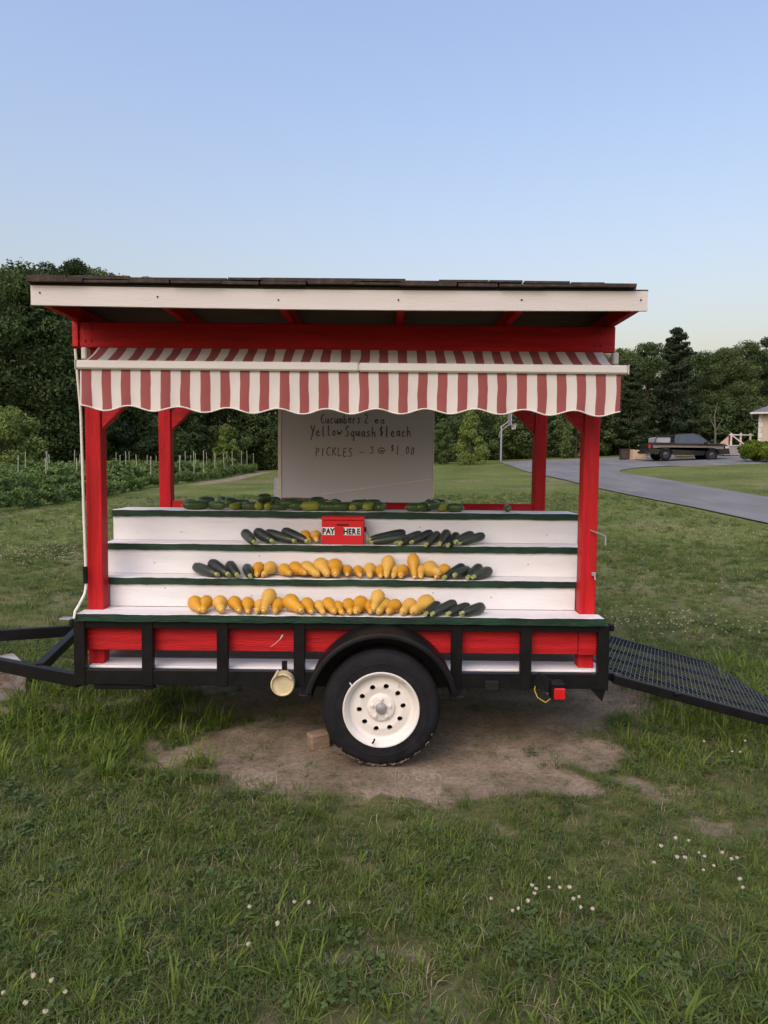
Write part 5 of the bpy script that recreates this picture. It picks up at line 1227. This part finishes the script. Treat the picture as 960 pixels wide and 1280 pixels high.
MB().box(hx0 - 0.56, hx0 + 12.5, 51.93, 52.05, ez - 0.10, ez + 0.018, 0.0).build('gutter', TRIM, rfo)
MB().box(hx0 - 0.57, hx0 - 0.45, 52.051, 60.4, ez - 0.10, ez + 0.018, 0.0).build('gutter', TRIM, rfo)
for k in range(8): MB().box(hx0 - 0.03, hx0 + (0.24 if k % 2 else 0.16), 52.46, 52.7, HZ + 0.05 + k * 0.38, HZ + 0.41 + k * 0.38, 0.01).build('quoin', TRIM, ho)
wn = MB().box(hx0 + 2.2, hx0 + 3.4, 52.44, 52.52, HZ + 1.0, HZ + 2.4, 0.01).build('window', TRIM, ho); MB().box(hx0 + 2.3, hx0 + 3.3, 52.425, 52.445, HZ + 1.1, HZ + 2.3, 0.0).build('pane', GLASS, wn)

ho.rotation_euler[2] = rad(-27)

# ------------------------------------------------------------------ grass, clover
G1 = leafmat('grass_blades', (0.056, 0.096, 0.022), (0.150, 0.198, 0.048), 0.9, 0.3, 0.6, 0.2)
G2 = leafmat('lush_grass_blades', (0.074, 0.128, 0.015), (0.165, 0.230, 0.030), 1.2, 0.35, 0.55, 0.25)
G3 = leafmat('dry_grass_blades', (0.15, 0.125, 0.07), (0.36, 0.31, 0.19), 1.5, 0.2, 0.8, 0.1)
G4 = leafmat('clover_leaves', (0.048, 0.084, 0.026), (0.10, 0.15, 0.046), 1.2, 0.25, 0.6, 0.2)
def tuft(n, L, wdt, spread, lean, seed, m):
    rng = np.random.default_rng(seed); V, F = [], []
    for i in range(n):
        a = rng.uniform(0, 6.28); q = spread * math.sqrt(rng.random()); bx, by = q * math.cos(a), q * math.sin(a)
        da = a + rng.normal() * 0.9; l = L * rng.uniform(0.5, 1.25); le = lean * rng.uniform(0.3, 1.4); w_ = wdt * rng.uniform(0.7, 1.3)
        dx, dy = math.cos(da), math.sin(da); px_, py_ = -dy * w_, dx * w_; b0 = len(V)
        for t, wf in ((0, 0.8), (0.4, 1.0), (0.75, 0.7)):
            o = le * l * t * t; z = l * (t - 0.35 * le * t * t)
            V += [(bx + dx * o - px_ * wf, by + dy * o - py_ * wf, z), (bx + dx * o + px_ * wf, by + dy * o + py_ * wf, z)]
        o = le * l; z = l * (1 - 0.35 * le - 0.1 * le * le); V.append((bx + dx * o, by + dy * o, z))
        F += [(b0, b0 + 1, b0 + 3, b0 + 2), (b0 + 2, b0 + 3, b0 + 5, b0 + 4), (b0 + 4, b0 + 5, b0 + 6, b0 + 6)]
    me = bpy.data.meshes.new('tuft'); me.from_pydata(V, [], [f if f[2] != f[3] else f[:3] for f in F]); me.update(); me.materials.append(m)
    o = bpy.data.objects.new('tuft', me); return o
def clover(n, seed):
    rng = np.random.default_rng(seed); V, F = [], []
    for i in range(n):
        a = rng.uniform(0, 6.28); q = 0.05 * math.sqrt(rng.random()); c = np.array([q * math.cos(a), q * math.sin(a), rng.uniform(0.012, 0.045)]); tl = rng.normal(size=2) * 0.25; ph = rng.uniform(0, 6.28); rr = rng.uniform(0.004, 0.0065)
        for k in range(3):
            b0 = len(V); th = ph + k * 2.094; cc = c + np.array([math.cos(th), math.sin(th), 0]) * rr * 0.95
            for j in range(6):
                t = j * 1.047; p = cc + np.array([math.cos(t), math.sin(t), 0]) * rr; p[2] += (p[0] - c[0]) * tl[0] + (p[1] - c[1]) * tl[1]; V.append(tuple(p))
            F.append(tuple(range(b0, b0 + 6)))
    me = bpy.data.meshes.new('clover'); me.from_pydata(V, [], F); me.update(); me.materials.append(G4); return bpy.data.objects.new('clover', me)
KIT = [tuft(22, 0.052, 0.0014, 0.045, 0.9, 1, G1), tuft(18, 0.068, 0.0016, 0.05, 1.1, 2, G1), tuft(24, 0.042, 0.0013, 0.05, 0.9, 3, G1), tuft(12, 0.075, 0.0020, 0.04, 0.8, 4, G2), tuft(14, 0.055, 0.0018, 0.04, 1.0, 5, G2),
       tuft(10, 0.050, 0.0013, 0.05, 1.6, 6, G3), clover(22, 7), clover(16, 8), tuft(12, 0.13, 0.0028, 0.04, 0.9, 9, G2), tuft(10, 0.16, 0.0030, 0.05, 0.8, 10, G2)]
rng = np.random.default_rng(99)
def band(y0, y1, dens, s0, s1, marg=1.0):
    A = 0; n = int(dens * ((0.56 * (y0 + y1) / 2 + marg) * 2 * (y1 - y0)))
    y = np.sqrt(rng.uniform(y0 ** 2, y1 ** 2, n)); x = rng.uniform(-1, 1, n) * (0.56 * y + marg)
    D = dirt_mask(x, y); thin = fbm(x, y, 1.1, 91, 3)
    keep = rng.random(n) < (1 - np.clip(D * 1.3, 0, 0.975)) * (0.35 + 0.75 * sstep(0.36, 0.56, 0.5 * thin + 0.5 * fbm(x, y, 5.0, 97, 3)))
    x, y, D, thin = x[keep], y[keep], D[keep], thin[keep]; n = len(x)
    idx = rng.choice([0, 1, 2, 3, 4, 5, 6, 7], n, p=[.25, .15, .24, .05, .06, .20, .03, .02])
    lush = fbm(x, y, 0.8, 131, 3); lu_ = (sstep(-0.75, -1.1, x) * sstep(3.45, 4.0, y) * sstep(5.6, 4.9, y) * sstep(-3.6, -3.0, x)); lu_ = np.maximum(lu_, sstep(1.2, 1.6, x) * sstep(3.6, 4.2, y) * sstep(6.2, 5.4, y) * 0.45)
    k = rng.random(n) < lu_ * 0.45 * (0.4 + lush); idx[k] = rng.choice([8, 9, 3, 4], k.sum())
    ff = rng.random(n) < 0.06 * sstep(2.7, 2.0, y); idx[ff] = rng.choice([8, 1, 3], ff.sum())
    # nothing stands where the tyre, the blocks or the driveway are
    ok = ~((np.abs(x) < 0.2) & (y > 3.84) & (y < 4.1)); ok &= ~((x > 8.0) & (x < 12.7)); ok &= ~((np.abs(x + 2.72) < 0.26) & (np.abs(y - 5.02) < 0.26)); ok &= ~((x < -9.8) & (y > 14))
    x, y, idx = x[ok], y[ok], idx[ok]; n = len(x); s = rng.uniform(s0, s1, n) * (0.55 + 0.55 * fbm(x, y, 0.6, 141, 2))
    P = np.stack([x, y, hgt(x, y) - 0.012 * dirt_mask(x, y) - 0.003], 1); R = np.stack([rng.normal(size=n) * 0.12, rng.normal(size=n) * 0.12, rng.uniform(0, 6.28, n)], 1)
    return P, R, np.stack([s, s, s], 1), idx
parts = [band(1.5, 3.2, 1500, 0.75, 1.3, 0.7), band(3.2, 6.5, 950, 0.85, 1.4, 0.9), band(6.5, 13, 190, 1.1, 1.9, 1.5), band(13, 26, 36, 1.6, 2.6, 2.5)]
P, R_, S_, Ix = (np.concatenate([q[i] for q in parts]) for i in range(4))
nl_ = 2600; xs_ = rng.uniform(-2.6, 2.4, nl_ * 3); ys_ = rng.uniform(2.2, 5.4, nl_ * 3); kk = dirt_mask(xs_, ys_) > 0.35; xs_, ys_ = xs_[kk][:nl_], ys_[kk][:nl_]; nl_ = len(xs_)
ok_ = ~((np.abs(xs_) < 0.22) & (ys_ > 3.82) & (ys_ < 4.1)); xs_, ys_ = xs_[ok_], ys_[ok_]; nl_ = len(xs_)
P = np.concatenate([P, np.stack([xs_, ys_, hgt(xs_, ys_) - 0.012], 1)]); R_ = np.concatenate([R_, np.stack([rng.normal(size=nl_) * 0.2, rng.normal(size=nl_) * 0.2, rng.uniform(0, 6.28, nl_)], 1)])
sl_ = rng.uniform(0.35, 0.9, nl_); S_ = np.concatenate([S_, np.stack([sl_, sl_, sl_ * rng.uniform(0.15, 0.5, nl_)], 1)]); Ix = np.concatenate([Ix, rng.choice([5, 5, 5, 2], nl_)])
scatter('lawn_grass', P, R_, S_, Ix, KIT, 'short mown lawn grass mixed with clover leaves', 'grass')

# clover blossoms: the near ones one by one, the far patches as one spread
hb = bmesh.new(); bmesh.ops.create_icosphere(hb, subdivisions=2, radius=0.0066)
r = random.Random(3)
for v in hb.verts: v.co = v.co * r.uniform(0.75, 1.2); v.co.z = v.co.z * 0.85 + 0.05
hm = bpy.data.meshes.new('blossom_head'); hb.to_mesh(hm); hb.free(); hm.materials.append(PETAL)
sb = MB(); sb.tube([(0.008, 0, -0.01), (0.003, 0.002, 0.02), (0, 0, 0.046)], 0.0011, 4); smh = bpy.data.meshes.new('blossom_stem'); sb.bm.to_mesh(smh); sb.bm.free(); smh.materials.append(STEMG)
FL = [(312, 1137), (368, 1130), (386, 1133), (347, 1165), (311, 1187), (42, 1226), (65, 1232), (82, 1238), (32, 1254), (57, 1265), (4, 1244), (73, 1275), (826, 1064), (844, 1057), (861, 1053), (874, 1065), (881, 1071), (846, 1080), (856, 1077), (817, 1082), (902, 1072), (914, 1078), (921, 1076), (892, 1082), (879, 1087), (925, 1099), (924, 1104), (928, 1113), (687, 1097), (712, 1114), (665, 1108), (670, 1112), (668, 1119), (686, 1109), (700, 1112), (724, 1121), (717, 1126), (726, 1135), (741, 1140), (660, 1129), (641, 1139), (648, 1138), (614, 1125), (880, 930), (915, 942), (925, 942), (931, 931)]
for px, py in FL:
    p = on_ground(px, py, 0.085); z = hz(p.x, p.y); s = r.uniform(0.85, 1.25)
    if px < 100: g_, l_ = 'clover blossoms at the lower left', 'small off-white clover blossom in the grass at the lower left corner'
    elif px < 400: g_, l_ = 'clover blossoms below the wheel', 'small off-white clover blossom in the grass below the timber block'
    elif px < 760: g_, l_ = 'clover blossoms at the lower right', 'small off-white clover blossom in the loose cluster right of centre foreground'
    elif py > 1000: g_, l_ = 'clover blossoms at the right', 'small off-white clover blossom in the cluster near the right edge foreground'
    else: g_, l_ = 'clover blossoms below the ramp', 'small off-white clover blossom in the grass just below the ramp'
    o = thing('clover_flower', (p.x, p.y, z), l_, 'clover flower', g_, r.uniform(0, 6.28)); o.scale = (s, s, s * r.uniform(0.9, 1.3)); link('head', hm, o); link('stem', smh, o)
ho_ = bpy.data.objects.new('blossom', hm); P = []
for cx, cy, sx_, sy_, n in ((2.7, 7.2, 1.1, 0.55, 170), (-5.6, 11.6, 1.6, 1.3, 420), (-6.5, 15.0, 1.5, 1.2, 160), (6.3, 14.5, 1.4, 2.0, 200), (3.0, 18, 4.0, 4.5, 420), (4.0, 10.0, 2.0, 2.0, 90), (-3.5, 8.5, 1.5, 1.5, 30)):
    x = rng.normal(cx, sx_ * 0.55, n); y = rng.normal(cy, sy_ * 0.55, n)
    for a, b in zip(x, y):
        if b > 6.2 and a < 8 and a > -9.5: P.append((a, b, hz(a, b) + 0.01))
n = len(P); s = rng.uniform(0.6, 1.2, n) * (1 + np.array([p[1] for p in P]) / 45)
scatter('clover_patch', P, np.stack([np.zeros(n), np.zeros(n), rng.uniform(0, 6.28, n)], 1), np.stack([s, s, s], 1), np.zeros(n, int), [ho_], 'white clover blossoms scattered over the lawn beyond the trailer', 'clover')
